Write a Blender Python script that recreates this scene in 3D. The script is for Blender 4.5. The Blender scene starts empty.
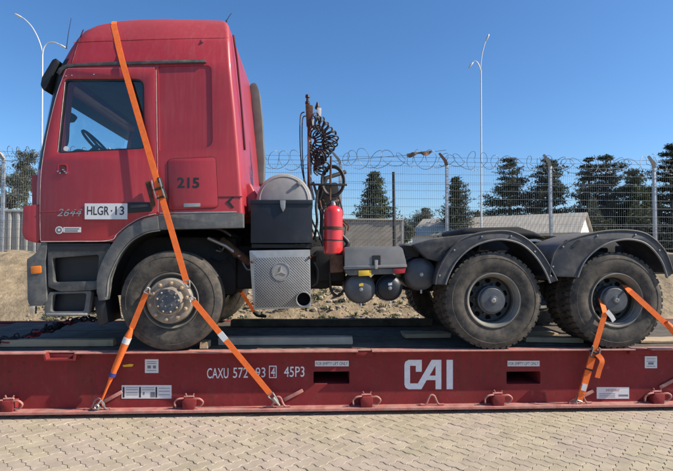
import bpy, bmesh, math, random
from mathutils import Vector, Matrix
from mathutils.geometry import tessellate_polygon
R = math.radians
scn = bpy.context.scene
COL = scn.collection

# ------------------------------------------------------------------ camera, sky, sun
W0, H0, F0 = 673.0, 471.0, 490.0
CAM = Vector((0.0, -5.33, 1.76))
ROT = (Matrix.Rotation(R(-3.0), 3, 'Z') @ Matrix.Rotation(R(90 + 1.93), 3, 'X') @ Matrix.Rotation(0.004, 3, 'Z'))
cd = bpy.data.cameras.new('camera')
cam = bpy.data.objects.new('camera', cd)
COL.objects.link(cam)
cam.matrix_world = Matrix.Translation(CAM) @ ROT.to_4x4()
cd.sensor_width = 36.0
cd.lens = F0 / W0 * 36.0
cd.clip_start, cd.clip_end = 0.1, 3000
scn.camera = cam

SUN = Vector((0.78, -0.16, 0.62)).normalized()
world = bpy.data.worlds.new('World')
scn.world = world
world.use_nodes = True
wn = world.node_tree
bg = wn.nodes['Background']
sky = wn.nodes.new('ShaderNodeTexSky')
sky.sky_type = 'NISHITA'
sky.sun_disc = False
sky.sun_elevation = math.asin(SUN.z)
sky.sun_rotation = math.atan2(SUN.x, SUN.y)
sky.air_density = 1.0
sky.dust_density = 0.7
sky.ozone_density = 7.0
sky.altitude = 50
hs = wn.nodes.new('ShaderNodeHueSaturation')
hs.inputs['Saturation'].default_value = 1.1
wn.links.new(sky.outputs[0], hs.inputs['Color'])
wn.links.new(hs.outputs[0], bg.inputs['Color'])
bg.inputs['Strength'].default_value = 0.12
sl = bpy.data.lights.new('sun', 'SUN')
sl.energy = 5.0
sl.angle = R(0.53)
sl.color = (1.0, 0.91, 0.77)
so = bpy.data.objects.new('sun', sl)
COL.objects.link(so)
so.rotation_euler = SUN.to_track_quat('Z', 'Y').to_euler()
so.location = (20, -8, 25)
scn.view_settings.view_transform = 'Standard'
scn.view_settings.look = 'None'
scn.view_settings.exposure = 0.5
scn.view_settings.gamma = 1.0

# ------------------------------------------------------------------ helpers
def S(px, py, Y):
    """the point of the plane y = Y that the photograph shows at pixel (px, py)"""
    d = ROT @ Vector(((px - W0 / 2) / F0, -(py - H0 / 2) / F0, -1.0))
    t = (Y - CAM.y) / d.y
    return CAM + d * t

def Q(pts, Y):
    return [(S(a, b, Y).x, S(a, b, Y).z) for a, b in pts]

def sx(px, Y, py=300): return S(px, py, Y).x
def sz(px, py, Y): return S(px, py, Y).z

def tag(o, label=None, cat=None, group=None, kind=None):
    if label: o['label'] = label
    if cat: o['category'] = cat
    if group: o['group'] = group
    if kind: o['kind'] = kind
    return o

def empty(name, loc, label=None, cat=None, group=None):
    e = bpy.data.objects.new(name, None)
    e.empty_display_size = 0.2
    COL.objects.link(e)
    e.location = loc
    return tag(e, label, cat, group)

def attach(o, parent):
    if parent is None: return
    p, m = parent, Matrix.Identity(4)
    chain = []
    while p is not None:
        chain.append(p); p = p.parent
    for q in reversed(chain):
        m = m @ q.matrix_parent_inverse @ Matrix.Translation(q.location)
    o.parent = parent
    o.matrix_parent_inverse = m.inverted()

def link(name, me, mats, parent=None):
    o = bpy.data.objects.new(name, me)
    if mats is not None:
        for m in (mats if isinstance(mats, (list, tuple)) else [mats]):
            me.materials.append(m)
    COL.objects.link(o)
    attach(o, parent)
    return o

def shade(me, ang=35):
    bm = bmesh.new(); bm.from_mesh(me)
    for f in bm.faces: f.smooth = True
    c = R(ang)
    for e in bm.edges:
        e.smooth = not (len(e.link_faces) != 2 or e.calc_face_angle(0) > c)
    bm.to_mesh(me); bm.free()

def finish(bm, name, mats, parent=None, bevel=0, seg=2, ang=35, weld=False):
    if weld: bmesh.ops.remove_doubles(bm, verts=bm.verts, dist=1e-5)
    bmesh.ops.recalc_face_normals(bm, faces=bm.faces)
    if bevel:
        ed = [e for e in bm.edges if len(e.link_faces) == 2 and e.calc_face_angle(0) > R(30)]
        bmesh.ops.bevel(bm, geom=ed, offset=bevel, segments=seg, profile=0.5, affect='EDGES', clamp_overlap=True)
    me = bpy.data.meshes.new(name)
    bm.to_mesh(me); bm.free()
    shade(me, ang)
    return link(name, me, mats, parent)

def box(bm, x0, x1, y0, y1, z0, z1, mi=0):
    v = [bm.verts.new(p) for p in ((x0,y0,z0),(x1,y0,z0),(x1,y1,z0),(x0,y1,z0),(x0,y0,z1),(x1,y0,z1),(x1,y1,z1),(x0,y1,z1))]
    for f in ((3,2,1,0),(4,5,6,7),(0,1,5,4),(1,2,6,5),(2,3,7,6),(3,0,4,7)):
        bm.faces.new([v[i] for i in f]).material_index = mi
    return v

def frame_of(d):
    d = d.normalized()
    a = Vector((0, 0, 1)) if abs(d.z) < 0.9 else Vector((1, 0, 0))
    u = d.cross(a).normalized()
    return u, d.cross(u).normalized()

def tube(bm, pts, r, n=8, cap=True, mi=0):
    pts = [Vector(p) for p in pts]
    rs = r if isinstance(r, (list, tuple)) else [r] * len(pts)
    rings = []
    u = None
    for i, p in enumerate(pts):
        a = pts[max(i - 1, 0)]; b = pts[min(i + 1, len(pts) - 1)]
        d = (b - a)
        if d.length < 1e-9: d = Vector((0, 0, 1))
        d.normalize()
        if u is None: u, w = frame_of(d)
        else:
            u = u - d * u.dot(d)
            if u.length < 1e-6: u, w = frame_of(d)
            u.normalize(); w = d.cross(u)
        rings.append([bm.verts.new(p + (u * math.cos(2*math.pi*k/n) + w * math.sin(2*math.pi*k/n)) * rs[i]) for k in range(n)])
    for a, b in zip(rings, rings[1:]):
        for k in range(n):
            bm.faces.new((a[k], a[(k+1) % n], b[(k+1) % n], b[k])).material_index = mi
    if cap and n > 2:
        bm.faces.new(rings[0][::-1]).material_index = mi
        bm.faces.new(rings[-1]).material_index = mi

def lathe(bm, c, prof, n=48, axis='Y', mi=0, closed=False):
    """prof: (radius, offset along axis) pairs about the axis through c"""
    c = Vector(c)
    rings = []
    for r, h in prof:
        ring = []
        for k in range(n):
            t = 2 * math.pi * k / n
            if axis == 'Y': p = Vector((r*math.cos(t), h, r*math.sin(t)))
            elif axis == 'Z': p = Vector((r*math.cos(t), r*math.sin(t), h))
            else: p = Vector((h, r*math.cos(t), r*math.sin(t)))
            ring.append(bm.verts.new(c + p))
        rings.append(ring)
    pairs = list(zip(rings, rings[1:]))
    if closed: pairs.append((rings[-1], rings[0]))
    for a, b in pairs:
        for k in range(n):
            bm.faces.new((a[k], a[(k+1) % n], b[(k+1) % n], b[k])).material_index = mi
    if not closed:
        bm.faces.new(rings[0]).material_index = mi
        bm.faces.new(rings[-1][::-1]).material_index = mi

def rnd(pts, r, n=4):
    """round the corners of a polygon"""
    out = []
    m = len(pts)
    rr = r if isinstance(r, (list, tuple)) else [r] * m
    for i in range(m):
        p = Vector(pts[i]); a = Vector(pts[i-1]) - p; b = Vector(pts[(i+1) % m]) - p
        q = min(rr[i], a.length * .48, b.length * .48)
        if q < 1e-4: out.append(tuple(p)); continue
        A = p + a.normalized() * q; B = p + b.normalized() * q
        for k in range(n + 1):
            t = k / n
            out.append(tuple(A * (1-t)**2 + p * 2*t*(1-t) + B * t*t))
    return out

def smooth_line(pts, n=5):
    out = []
    P = [Vector(p) for p in pts]
    for i in range(len(P) - 1):
        p0 = P[max(i-1, 0)]; p1 = P[i]; p2 = P[i+1]; p3 = P[min(i+2, len(P)-1)]
        for k in range(n):
            t = k / n
            out.append(tuple(0.5 * ((2*p1) + (p2-p0)*t + (2*p0-5*p1+4*p2-p3)*t*t + (3*p1-p0-3*p2+p3)*t**3)))
    out.append(tuple(P[-1]))
    return out

def plate(bm, outer, y0, y1, holes=(), mi=0):
    """outline in (x, z), extruded from y0 to y1, holes allowed"""
    loops = [outer] + list(holes)
    flat = [p for l in loops for p in l]
    tris = tessellate_polygon([[Vector((p[0], p[1], 0)) for p in l] for l in loops])
    f = [bm.verts.new((p[0], y0, p[1])) for p in flat]
    b = [bm.verts.new((p[0], y1, p[1])) for p in flat]
    for t in tris:
        try:
            bm.faces.new([f[i] for i in t]).material_index = mi
            bm.faces.new([b[i] for i in reversed(t)]).material_index = mi
        except ValueError: pass
    o = 0
    for l in loops:
        m = len(l)
        for i in range(m):
            j = (i + 1) % m
            bm.faces.new((f[o+i], f[o+j], b[o+j], b[o+i])).material_index = mi
        o += m

def bake(o):
    dg = bpy.context.evaluated_depsgraph_get()
    dg.update()
    me = bpy.data.meshes.new_from_object(o.evaluated_get(dg), preserve_all_data_layers=True, depsgraph=dg)
    o.modifiers.clear()
    old = o.data
    o.data = me
    me.name = old.name
    return o

def cut(o, cutters):
    obs = []
    for bm in cutters:
        bmesh.ops.recalc_face_normals(bm, faces=bm.faces)
        me = bpy.data.meshes.new('cutter'); bm.to_mesh(me); bm.free()
        for m in o.data.materials: me.materials.append(m)
        c = bpy.data.objects.new('cutter', me)
        COL.objects.link(c)
        md = o.modifiers.new('b', 'BOOLEAN')
        md.operation = 'DIFFERENCE'; md.solver = 'EXACT'; md.object = c
        obs.append(c)
    bake(o)
    for c in obs: bpy.data.objects.remove(c, do_unlink=True)
    return o

def lettering(name, body, x, z, w, h, Y, mat, parent, thick=0.0015, bold=0.0):
    """flat letters on a surface that faces -Y; (x, z) is their lower left corner, w by h their box"""
    cu = bpy.data.curves.new(name, 'FONT')
    cu.body = body; cu.size = 1; cu.resolution_u = 3; cu.offset = bold
    o = bpy.data.objects.new(name, cu); COL.objects.link(o)
    dg = bpy.context.evaluated_depsgraph_get(); dg.update()
    me = bpy.data.meshes.new_from_object(o.evaluated_get(dg))
    bpy.data.objects.remove(o, do_unlink=True)
    xs = [v.co.x for v in me.vertices]; ys = [v.co.y for v in me.vertices]
    ax, bx, ay, by = min(xs), max(xs), min(ys), max(ys)
    bm = bmesh.new(); bm.from_mesh(me)
    for v in bm.verts:
        v.co = Vector((x + (v.co.x-ax)/(bx-ax)*w, Y - thick, z + (v.co.y-ay)/(by-ay)*h))
    bm.to_mesh(me); bm.free()
    me.name = name
    return link(name, me, mat, parent)

# ------------------------------------------------------------------ materials
def M(name, col, rough=0.6, metal=0.0, var=0.2, scale=6.0, bump=0.0, bscale=60.0, dirt=None, damt=0.0, dscale=3.0, col2=None, spec=0.5, up=0.0, coat=0.0, streak=None, samt=0.0, sscale=(26, 26, 1.6), spot=None, pamt=0.0, pscale=30.0):
    m = bpy.data.materials.new(name)
    m.use_nodes = True
    nt = m.node_tree; N = nt.nodes; L = nt.links
    b = N['Principled BSDF']
    b.inputs['Roughness'].default_value = rough
    b.inputs['Metallic'].default_value = metal
    b.inputs['Specular IOR Level'].default_value = spec
    if coat: b.inputs['Coat Weight'].default_value = coat; b.inputs['Coat Roughness'].default_value = 0.15
    geo = N.new('ShaderNodeNewGeometry')
    def noise(s, det=5, ro=0.6):
        n = N.new('ShaderNodeTexNoise'); n.inputs['Scale'].default_value = s
        n.inputs['Detail'].default_value = det; n.inputs['Roughness'].default_value = ro
        L.new(geo.outputs['Position'], n.inputs['Vector']); return n
    def ramp(sock, a, bb):
        r = N.new('ShaderNodeMapRange'); r.inputs['From Min'].default_value = a; r.inputs['From Max'].default_value = bb
        L.new(sock, r.inputs['Value']); return r.outputs[0]
    def mix(fac, A, B):
        x = N.new('ShaderNodeMix'); x.data_type = 'RGBA'
        if isinstance(fac, float): x.inputs[0].default_value = fac
        else: L.new(fac, x.inputs[0])
        for s, v in ((x.inputs[6], A), (x.inputs[7], B)):
            if isinstance(v, tuple): s.default_value = (*v, 1)
            else: L.new(v, s)
        return x.outputs[2]
    n1 = noise(scale)
    c2 = col2 or tuple(min(1, c * (1 + var) + 0.01*var) for c in col)
    c1 = col if col2 else tuple(c * (1 - var) for c in col)
    c = mix(ramp(n1.outputs['Fac'], 0.3, 0.7), c1, c2)
    if dirt and damt:
        n2 = noise(dscale, 8, 0.7)
        f = ramp(n2.outputs['Fac'], 0.62 - damt*0.5, 0.75)
        mu = N.new('ShaderNodeMath'); mu.operation = 'MULTIPLY'; mu.inputs[1].default_value = min(0.9, damt*1.5)
        L.new(f, mu.inputs[0]); f = mu.outputs[0]
        if up:
            sp = N.new('ShaderNodeSeparateXYZ'); L.new(geo.outputs['Normal'], sp.inputs[0])
            u = ramp(sp.outputs[2], 0.2, 0.9)
            mu = N.new('ShaderNodeMath'); mu.operation = 'MULTIPLY_ADD'; mu.inputs[1].default_value = up; mu.use_clamp = True
            L.new(u, mu.inputs[0]); L.new(f, mu.inputs[2]); f = mu.outputs[0]
        c = mix(f, c, dirt)
        r = N.new('ShaderNodeMapRange'); r.inputs['To Min'].default_value = rough; r.inputs['To Max'].default_value = 0.9
        L.new(f, r.inputs['Value']); L.new(r.outputs[0], b.inputs['Roughness'])
    if streak:
        mp = N.new('ShaderNodeMapping'); mp.inputs['Scale'].default_value = sscale
        L.new(geo.outputs['Position'], mp.inputs['Vector'])
        ns = N.new('ShaderNodeTexNoise'); ns.inputs['Scale'].default_value = 1.0; ns.inputs['Detail'].default_value = 6; ns.inputs['Roughness'].default_value = .65
        L.new(mp.outputs[0], ns.inputs['Vector'])
        big = noise(1.1, 3)
        f1 = ramp(ns.outputs['Fac'], 0.46, 0.72); f2 = ramp(big.outputs['Fac'], 0.35, 0.65)
        mu = N.new('ShaderNodeMath'); mu.operation = 'MULTIPLY'; L.new(f1, mu.inputs[0]); L.new(f2, mu.inputs[1])
        m2 = N.new('ShaderNodeMath'); m2.operation = 'MULTIPLY'; m2.inputs[1].default_value = samt; L.new(mu.outputs[0], m2.inputs[0])
        c = mix(m2.outputs[0], c, streak)
    if spot:
        np_ = noise(pscale, 6, .75)
        f = ramp(np_.outputs['Fac'], 0.70 - pamt*.2, 0.74 - pamt*.2)
        c = mix(f, c, spot)
    L.new(c, b.inputs['Base Color'])
    if bump:
        n3 = noise(bscale, 4)
        bp = N.new('ShaderNodeBump'); bp.inputs['Strength'].default_value = bump; bp.inputs['Distance'].default_value = 0.02
        L.new(n3.outputs['Fac'], bp.inputs['Height']); L.new(bp.outputs[0], b.inputs['Normal'])
    return m

DUST = (0.30, 0.24, 0.17)
m_glint = M('glint_edge', (0.50, 0.38, 0.37), 0.5, var=0.25, scale=15)  # pale pink tone for sun glints painted on edges
m_badge = M('dull_badge', (0.34, 0.34, 0.35), 0.4, 0.5)
m_red = M('red_paint', (0.345, 0.023, 0.033), 0.45, var=0.12, scale=1.6, dirt=(0.40, 0.12, 0.105), damt=0.10, dscale=26.0, up=0.35, bump=0.02, bscale=1.6, streak=(0.42, 0.16, 0.14), samt=0.26, spot=(0.16, 0.05, 0.045), pamt=0.15, pscale=24, coat=0.25)
m_reddk = M('red_shut_line', (0.10, 0.012, 0.016), 0.6, var=0.1)
m_rack = M('rack_paint', (0.225, 0.026, 0.028), 0.72, var=0.10, scale=3, dirt=(0.30, 0.10, 0.085), damt=0.20, dscale=9, bump=0.35, bscale=2.2, spec=0.25, streak=(0.10, 0.035, 0.022), samt=0.6, sscale=(14, 14, 1.2), spot=(0.085, 0.032, 0.018), pamt=0.45, pscale=22)
m_rack_w = M('rack_worn_and_sunlit', (0.40, 0.14, 0.12), 0.7, var=0.3, scale=9, dirt=(0.42, 0.32, 0.25), damt=0.45, dscale=10, bump=0.15, bscale=40)
m_hole_dark = M('hole_dark', (0.004, 0.004, 0.004), 0.9, spec=0.1)  # near black paints the unlit depth of holes onto flat discs
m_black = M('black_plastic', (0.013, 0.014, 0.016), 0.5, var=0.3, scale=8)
m_blackish = M('chassis_black', (0.014, 0.014, 0.015), 0.75, var=0.4, scale=5, dirt=(0.12, 0.10, 0.07), damt=0.12, dscale=6)
m_grey = M('grey_plastic', (0.085, 0.089, 0.092), 0.6, var=0.15, scale=4, dirt=(0.27, 0.25, 0.21), damt=0.36, dscale=9, bump=0.05, bscale=120)
m_fend = M('fender_plastic', (0.036, 0.039, 0.046), 0.55, var=0.25, scale=4, dirt=(0.20, 0.18, 0.15), damt=0.30, dscale=9, up=0.55)
m_lip_lit = M('fender_lip_lit', (0.16, 0.16, 0.16), 0.55, var=0.25, scale=9)  # paler grey paints the sunlit edge onto the fender lips
m_dkgrey = M('dark_grey_plastic', (0.052, 0.055, 0.058), 0.6, var=0.2, scale=4, dirt=(0.22, 0.20, 0.165), damt=0.34, dscale=8)
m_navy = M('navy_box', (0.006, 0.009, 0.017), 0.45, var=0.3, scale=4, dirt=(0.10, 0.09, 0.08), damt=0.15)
m_tyre = M('tyre_rubber', (0.034, 0.032, 0.030), 0.85, var=0.25, scale=6, dirt=(0.21, 0.17, 0.125), damt=0.46, dscale=8, bump=0.12, bscale=70)
m_disc = M('wheel_disc', (0.060, 0.060, 0.058), 0.6, var=0.3, scale=9, dirt=(0.12, 0.095, 0.07), damt=0.25, dscale=9)
m_rim = M('rim_paint', (0.19, 0.182, 0.165), 0.6, var=0.25, scale=7, dirt=(0.22, 0.18, 0.13), damt=0.35, dscale=8)
m_nut = M('nut_metal', (0.40, 0.30, 0.21), 0.6, 0.2, var=0.3, scale=30)
m_hub = M('hub_metal', (0.30, 0.25, 0.195), 0.65, 0.15, var=0.25, scale=14, dirt=(0.13, 0.095, 0.06), damt=0.38, dscale=12, bump=0.1, bscale=40)
m_hubdk = M('hub_dark', (0.085, 0.095, 0.11), 0.5, 0.2, var=0.3, scale=14, dirt=(0.18, 0.15, 0.11), damt=0.3, dscale=10)
m_steel = M('dull_steel', (0.42, 0.41, 0.39), 0.42, 0.7, var=0.15, scale=8, dirt=(0.2, 0.17, 0.13), damt=0.25, dscale=6)
m_chrome = M('chrome', (0.7, 0.7, 0.7), 0.15, 1.0, var=0.05)
m_rust = M('rust', (0.10, 0.045, 0.025), 0.85, var=0.5, scale=12, bump=0.2)
m_strap = M('orange_webbing', (0.92, 0.17, 0.025), 0.8, var=0.10, scale=20, bump=0.3, bscale=260, dirt=(0.30, 0.11, 0.05), damt=0.26, dscale=13)
m_blueband = M('blue_band', (0.05, 0.04, 0.20), 0.7)
m_white = M('white_print', (0.72, 0.73, 0.75), 0.6, var=0.08, scale=30, dirt=(0.35, 0.2, 0.18), damt=0.12, dscale=25)
m_sticker = M('sticker', (0.66, 0.66, 0.66), 0.5, var=0.06, scale=20, dirt=(0.4, 0.35, 0.3), damt=0.12, dscale=20)
m_print = M('black_print', (0.02, 0.02, 0.025), 0.6)
m_gprint = M('grey_print', (0.16, 0.17, 0.18), 0.6)
m_yel = M('yellow', (0.75, 0.48, 0.04), 0.5)
m_amber = M('amber_lens', (0.75, 0.20, 0.02), 0.3)
m_redlens = M('red_lens', (0.38, 0.02, 0.03), 0.3)
m_fire = M('fire_red', (0.62, 0.03, 0.03), 0.28, var=0.1, scale=6, dirt=(0.35, 0.1, 0.08), damt=0.15, coat=0.4)
m_deck = M('deck_plank', (0.085, 0.068, 0.052), 0.9, var=0.4, scale=5, dirt=(0.21, 0.165, 0.12), damt=0.38, dscale=6, bump=0.15, bscale=30)
m_wood = M('timber', (0.46, 0.34, 0.21), 0.85, var=0.25, scale=7, dirt=(0.16, 0.12, 0.08), damt=0.3, dscale=7, bump=0.2, bscale=30)
m_woodgrey = M('grey_timber', (0.44, 0.385, 0.29), 0.85, var=0.2, scale=6, dirt=(0.10, 0.09, 0.08), damt=0.25, bump=0.2, bscale=30)
m_tank = M('tank_grey', (0.32, 0.315, 0.31), 0.55, var=0.15, scale=5, dirt=(0.22, 0.18, 0.13), damt=0.36, dscale=7, streak=(0.15, 0.12, 0.09), samt=0.5)
m_bat = M('battery_cover', (0.19, 0.19, 0.19), 0.6, var=0.15, scale=4, dirt=(0.36, 0.32, 0.26), damt=0.25, dscale=5, up=0.5)
m_airtank = M('air_tank', (0.060, 0.068, 0.080), 0.45, var=0.2, scale=6, dirt=(0.22, 0.20, 0.17), damt=0.2, dscale=6)
m_hose = M('rubber_hose', (0.016, 0.016, 0.018), 0.5)
m_galv = M('galvanised', (0.45, 0.46, 0.46), 0.5, 0.4, var=0.1, scale=5)
m_wire = M('fence_wire', (0.22, 0.24, 0.26), 0.55, 0.3, var=0.1)
m_razor = M('razor_wire', (0.16, 0.17, 0.18), 0.5, 0.5)
m_pole = M('pole_paint', (0.60, 0.60, 0.58), 0.5, 0.2, var=0.08)
m_chain = M('chain_metal', (0.035, 0.032, 0.032), 0.6, 0.4, var=0.3)
m_chainred = M('chain_red', (0.30, 0.02, 0.03), 0.6, var=0.3)
m_cloth = M('brown_rag', (0.22, 0.14, 0.09), 0.9, var=0.3)
m_roof = M('tan_roof', (0.46, 0.405, 0.32), 0.8, var=0.14, scale=1.5, streak=(0.30, 0.25, 0.19), samt=0.5, sscale=(3, 3, 1))
m_wallw = M('white_wall', (0.72, 0.71, 0.68), 0.8, var=0.06, scale=1)
m_wallg = M('grey_wall', (0.34, 0.34, 0.33), 0.8, var=0.1, scale=1)
m_board = M('shed_board', (0.30, 0.27, 0.225), 0.85, var=0.22, scale=2, dirt=(0.11, 0.09, 0.07), damt=0.3, dscale=2.5)
m_conc = M('concrete', (0.38, 0.37, 0.33), 0.9, var=0.12, scale=2, dirt=(0.25, 0.23, 0.2), damt=0.2, dscale=2)
m_joint = M('joint_sand', (0.10, 0.083, 0.060), 0.95, scale=5, col2=(0.30, 0.255, 0.19))
m_int = M('interior_trim', (0.035, 0.036, 0.040), 0.8, var=0.2)
m_bark = M('bark', (0.085, 0.062, 0.045), 0.9, var=0.3, scale=8)

def paver_mat():
    m = M('paver_concrete', (0.420, 0.362, 0.280), 0.92, var=0.05, scale=90, bump=0.25, bscale=180)
    nt = m.node_tree; N = nt.nodes; L = nt.links
    b = N['Principled BSDF']; src = b.inputs['Base Color'].links[0].from_socket
    g = [n for n in N if n.type == 'NEW_GEOMETRY'][0]
    n = N.new('ShaderNodeTexNoise'); n.inputs['Scale'].default_value = 1.3; n.inputs['Detail'].default_value = 3
    L.new(g.outputs['Position'], n.inputs['Vector'])
    r = N.new('ShaderNodeMapRange'); r.inputs['From Min'].default_value = .40; r.inputs['From Max'].default_value = .60
    L.new(n.outputs['Fac'], r.inputs['Value'])
    x = N.new('ShaderNodeMix'); x.data_type = 'RGBA'; x.blend_type = 'MULTIPLY'; x.inputs[0].default_value = 1
    y = N.new('ShaderNodeMix'); y.data_type = 'RGBA'
    y.inputs[6].default_value = (1.02, 0.97, 0.98, 1); y.inputs[7].default_value = (0.99, 0.98, 0.89, 1)
    L.new(r.outputs[0], y.inputs[0])
    L.new(src, x.inputs[6]); L.new(y.outputs[2], x.inputs[7])
    # dirty patches and fine grit
    nd = N.new('ShaderNodeTexNoise'); nd.inputs['Scale'].default_value = 4.5; nd.inputs['Detail'].default_value = 9; nd.inputs['Roughness'].default_value = .72
    L.new(g.outputs['Position'], nd.inputs['Vector'])
    rd = N.new('ShaderNodeMapRange'); rd.inputs['From Min'].default_value = .35; rd.inputs['From Max'].default_value = .65
    rd.inputs['To Min'].default_value = .80; rd.inputs['To Max'].default_value = 1.08
    L.new(nd.outputs['Fac'], rd.inputs['Value'])
    xd = N.new('ShaderNodeMix'); xd.data_type = 'RGBA'; xd.blend_type = 'MULTIPLY'; xd.inputs[0].default_value = 1
    L.new(x.outputs[2], xd.inputs[6]); L.new(rd.outputs[0], xd.inputs[7]); x = xd
    # each stone a little different
    n2 = N.new('ShaderNodeTexWhiteNoise'); n2.noise_dimensions = '1D'
    L.new(g.outputs['Random Per Island'], n2.inputs['W'])
    oi = N.new('ShaderNodeObjectInfo')
    ad = N.new('ShaderNodeMath'); ad.operation = 'ADD'
    L.new(oi.outputs['Random'], ad.inputs[0]); L.new(g.outputs['Random Per Island'], ad.inputs[1])
    fr = N.new('ShaderNodeMath'); fr.operation = 'FRACT'; L.new(ad.outputs[0], fr.inputs[0])
    r2 = N.new('ShaderNodeMapRange'); r2.inputs['To Min'].default_value = .92; r2.inputs['To Max'].default_value = 1.07
    L.new(fr.outputs[0], r2.inputs['Value'])
    z = N.new('ShaderNodeMix'); z.data_type = 'RGBA'; z.blend_type = 'MULTIPLY'; z.inputs[0].default_value = 1
    L.new(x.outputs[2], z.inputs[6]); L.new(r2.outputs[0], z.inputs[7])
    L.new(z.outputs[2], b.inputs['Base Color'])
    return m
m_paver = paver_mat()
m_soil = M('sandy_soil', (0.31, 0.235, 0.145), 0.95, var=0.35, scale=4, dirt=(0.10, 0.078, 0.045), damt=0.42, dscale=11, bump=1.0, bscale=18)
m_stone = M('stone', (0.36, 0.305, 0.225), 0.95, var=0.35, scale=6)
m_straw = M('dry_straw', (0.20, 0.145, 0.075), 0.9, var=0.45, scale=7)
m_weed = M('dry_weed', (0.085, 0.10, 0.035), 0.9, var=0.4, scale=9)

def glass_mat(name, tint, refl=1.0):
    m = bpy.data.materials.new(name); m.use_nodes = True
    nt = m.node_tree; N = nt.nodes; L = nt.links
    N.remove(N['Principled BSDF'])
    t = N.new('ShaderNodeBsdfTransparent'); t.inputs[0].default_value = (*tint, 1)
    g = N.new('ShaderNodeBsdfGlossy'); g.inputs['Roughness'].default_value = 0.02
    ge = N.new('ShaderNodeNewGeometry')
    dt = N.new('ShaderNodeVectorMath'); dt.operation = 'DOT_PRODUCT'
    L.new(ge.outputs['Incoming'], dt.inputs[0]); L.new(ge.outputs['Normal'], dt.inputs[1])
    def mth(op, a, b=None):
        q = N.new('ShaderNodeMath'); q.operation = op
        for k, v in ((0, a), (1, b)):
            if v is None: continue
            if isinstance(v, (int, float)): q.inputs[k].default_value = v
            else: L.new(v, q.inputs[k])
        return q.outputs[0]
    sch = mth('ADD', mth('MULTIPLY', mth('POWER', mth('SUBTRACT', 1.0, mth('ABSOLUTE', dt.outputs['Value'])), 5), .94), .06)
    x = N.new('ShaderNodeMixShader')
    L.new(sch, x.inputs[0]); L.new(t.outputs[0], x.inputs[1]); L.new(g.outputs[0], x.inputs[2])
    L.new(x.outputs[0], N['Material Output'].inputs[0])
    return m
m_glass = glass_mat('window_glass', (0.84, 0.92, 0.93))

def leaf_mat(name, c1, c2):
    m = bpy.data.materials.new(name); m.use_nodes = True
    nt = m.node_tree; N = nt.nodes; L = nt.links
    b = N['Principled BSDF']; b.inputs['Roughness'].default_value = 0.75; b.inputs['Specular IOR Level'].default_value = 0.2
    g = N.new('ShaderNodeNewGeometry')
    x = N.new('ShaderNodeMix'); x.data_type = 'RGBA'
    x.inputs[6].default_value = (*c1, 1); x.inputs[7].default_value = (*c2, 1)
    L.new(g.outputs['Random Per Island'], x.inputs[0]); L.new(x.outputs[2], b.inputs['Base Color'])
    t = N.new('ShaderNodeBsdfTranslucent'); L.new(x.outputs[2], t.inputs[0])
    s = N.new('ShaderNodeMixShader'); s.inputs[0].default_value = 0.2
    L.new(b.outputs[0], s.inputs[1]); L.new(t.outputs[0], s.inputs[2])
    L.new(s.outputs[0], N['Material Output'].inputs[0])
    return m
m_pine = leaf_mat('pine_needles', (0.030, 0.042, 0.026), (0.080, 0.090, 0.052))
m_pine2 = leaf_mat('pine_needles_warm', (0.040, 0.058, 0.030), (0.095, 0.110, 0.055))
m_euc = leaf_mat('gum_leaves', (0.055, 0.070, 0.050), (0.15, 0.15, 0.11))

def perforated():
    m = M('perforated_steel', (0.32, 0.315, 0.305), 0.45, 0.55, var=0.12, scale=5, dirt=(0.24, 0.21, 0.17), damt=0.3, dscale=7)
    nt = m.node_tree; N = nt.nodes; L = nt.links
    b = N['Principled BSDF']; src = b.inputs['Base Color'].links[0].from_socket
    g = [n for n in N if n.type == 'NEW_GEOMETRY'][0]
    mp = N.new('ShaderNodeMapping'); mp.inputs['Rotation'].default_value = (0, R(45), 0)
    mp.inputs['Scale'].default_value = (48, 0, 48)
    L.new(g.outputs['Position'], mp.inputs['Vector'])
    v = N.new('ShaderNodeTexVoronoi'); v.inputs['Randomness'].default_value = 0.0; v.inputs['Scale'].default_value = 1
    L.new(mp.outputs[0], v.inputs['Vector'])
    r = N.new('ShaderNodeMapRange'); r.inputs['From Min'].default_value = 0.27; r.inputs['From Max'].default_value = 0.36
    L.new(v.outputs['Distance'], r.inputs['Value'])
    x = N.new('ShaderNodeMix'); x.data_type = 'RGBA'; x.inputs[6].default_value = (0.05, 0.05, 0.055, 1)
    L.new(r.outputs[0], x.inputs[0]); L.new(src, x.inputs[7]); L.new(x.outputs[2], b.inputs['Base Color'])
    bp = N.new('ShaderNodeBump'); bp.inputs['Distance'].default_value = 0.004; bp.inputs['Strength'].default_value = 0.6
    L.new(r.outputs[0], bp.inputs['Height']); L.new(bp.outputs[0], b.inputs['Normal'])
    return m
m_perf = perforated()

random.seed(7)
from mathutils import noise as MN

# ------------------------------------------------------------------ ground and bank
def bank_z(x, y):
    t = min(1, max(0, (y - 3.3) / 2.9))
    h = 1.70 * (t*t*(3 - 2*t) * .75 + t * .25)
    a = min(1, max(0, (y - 2.9) / .6))
    n = MN.noise(Vector((x*.6, y*.6, 3))) * .10 + MN.noise(Vector((x*1.9, y*1.9, 8))) * .05 + MN.noise(Vector((x*4, y*4, 1))) * .06 + MN.noise(Vector((x*9, y*9, 5))) * .035
    far = min(1, max(0, (y - 8) / 20))
    return -0.07 + (h + 0.07) * a * 1.0 * (1 if h > 0 else 1) * (1 if a >= 1 else a) + n * a * (1 - .7 * far)

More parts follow.
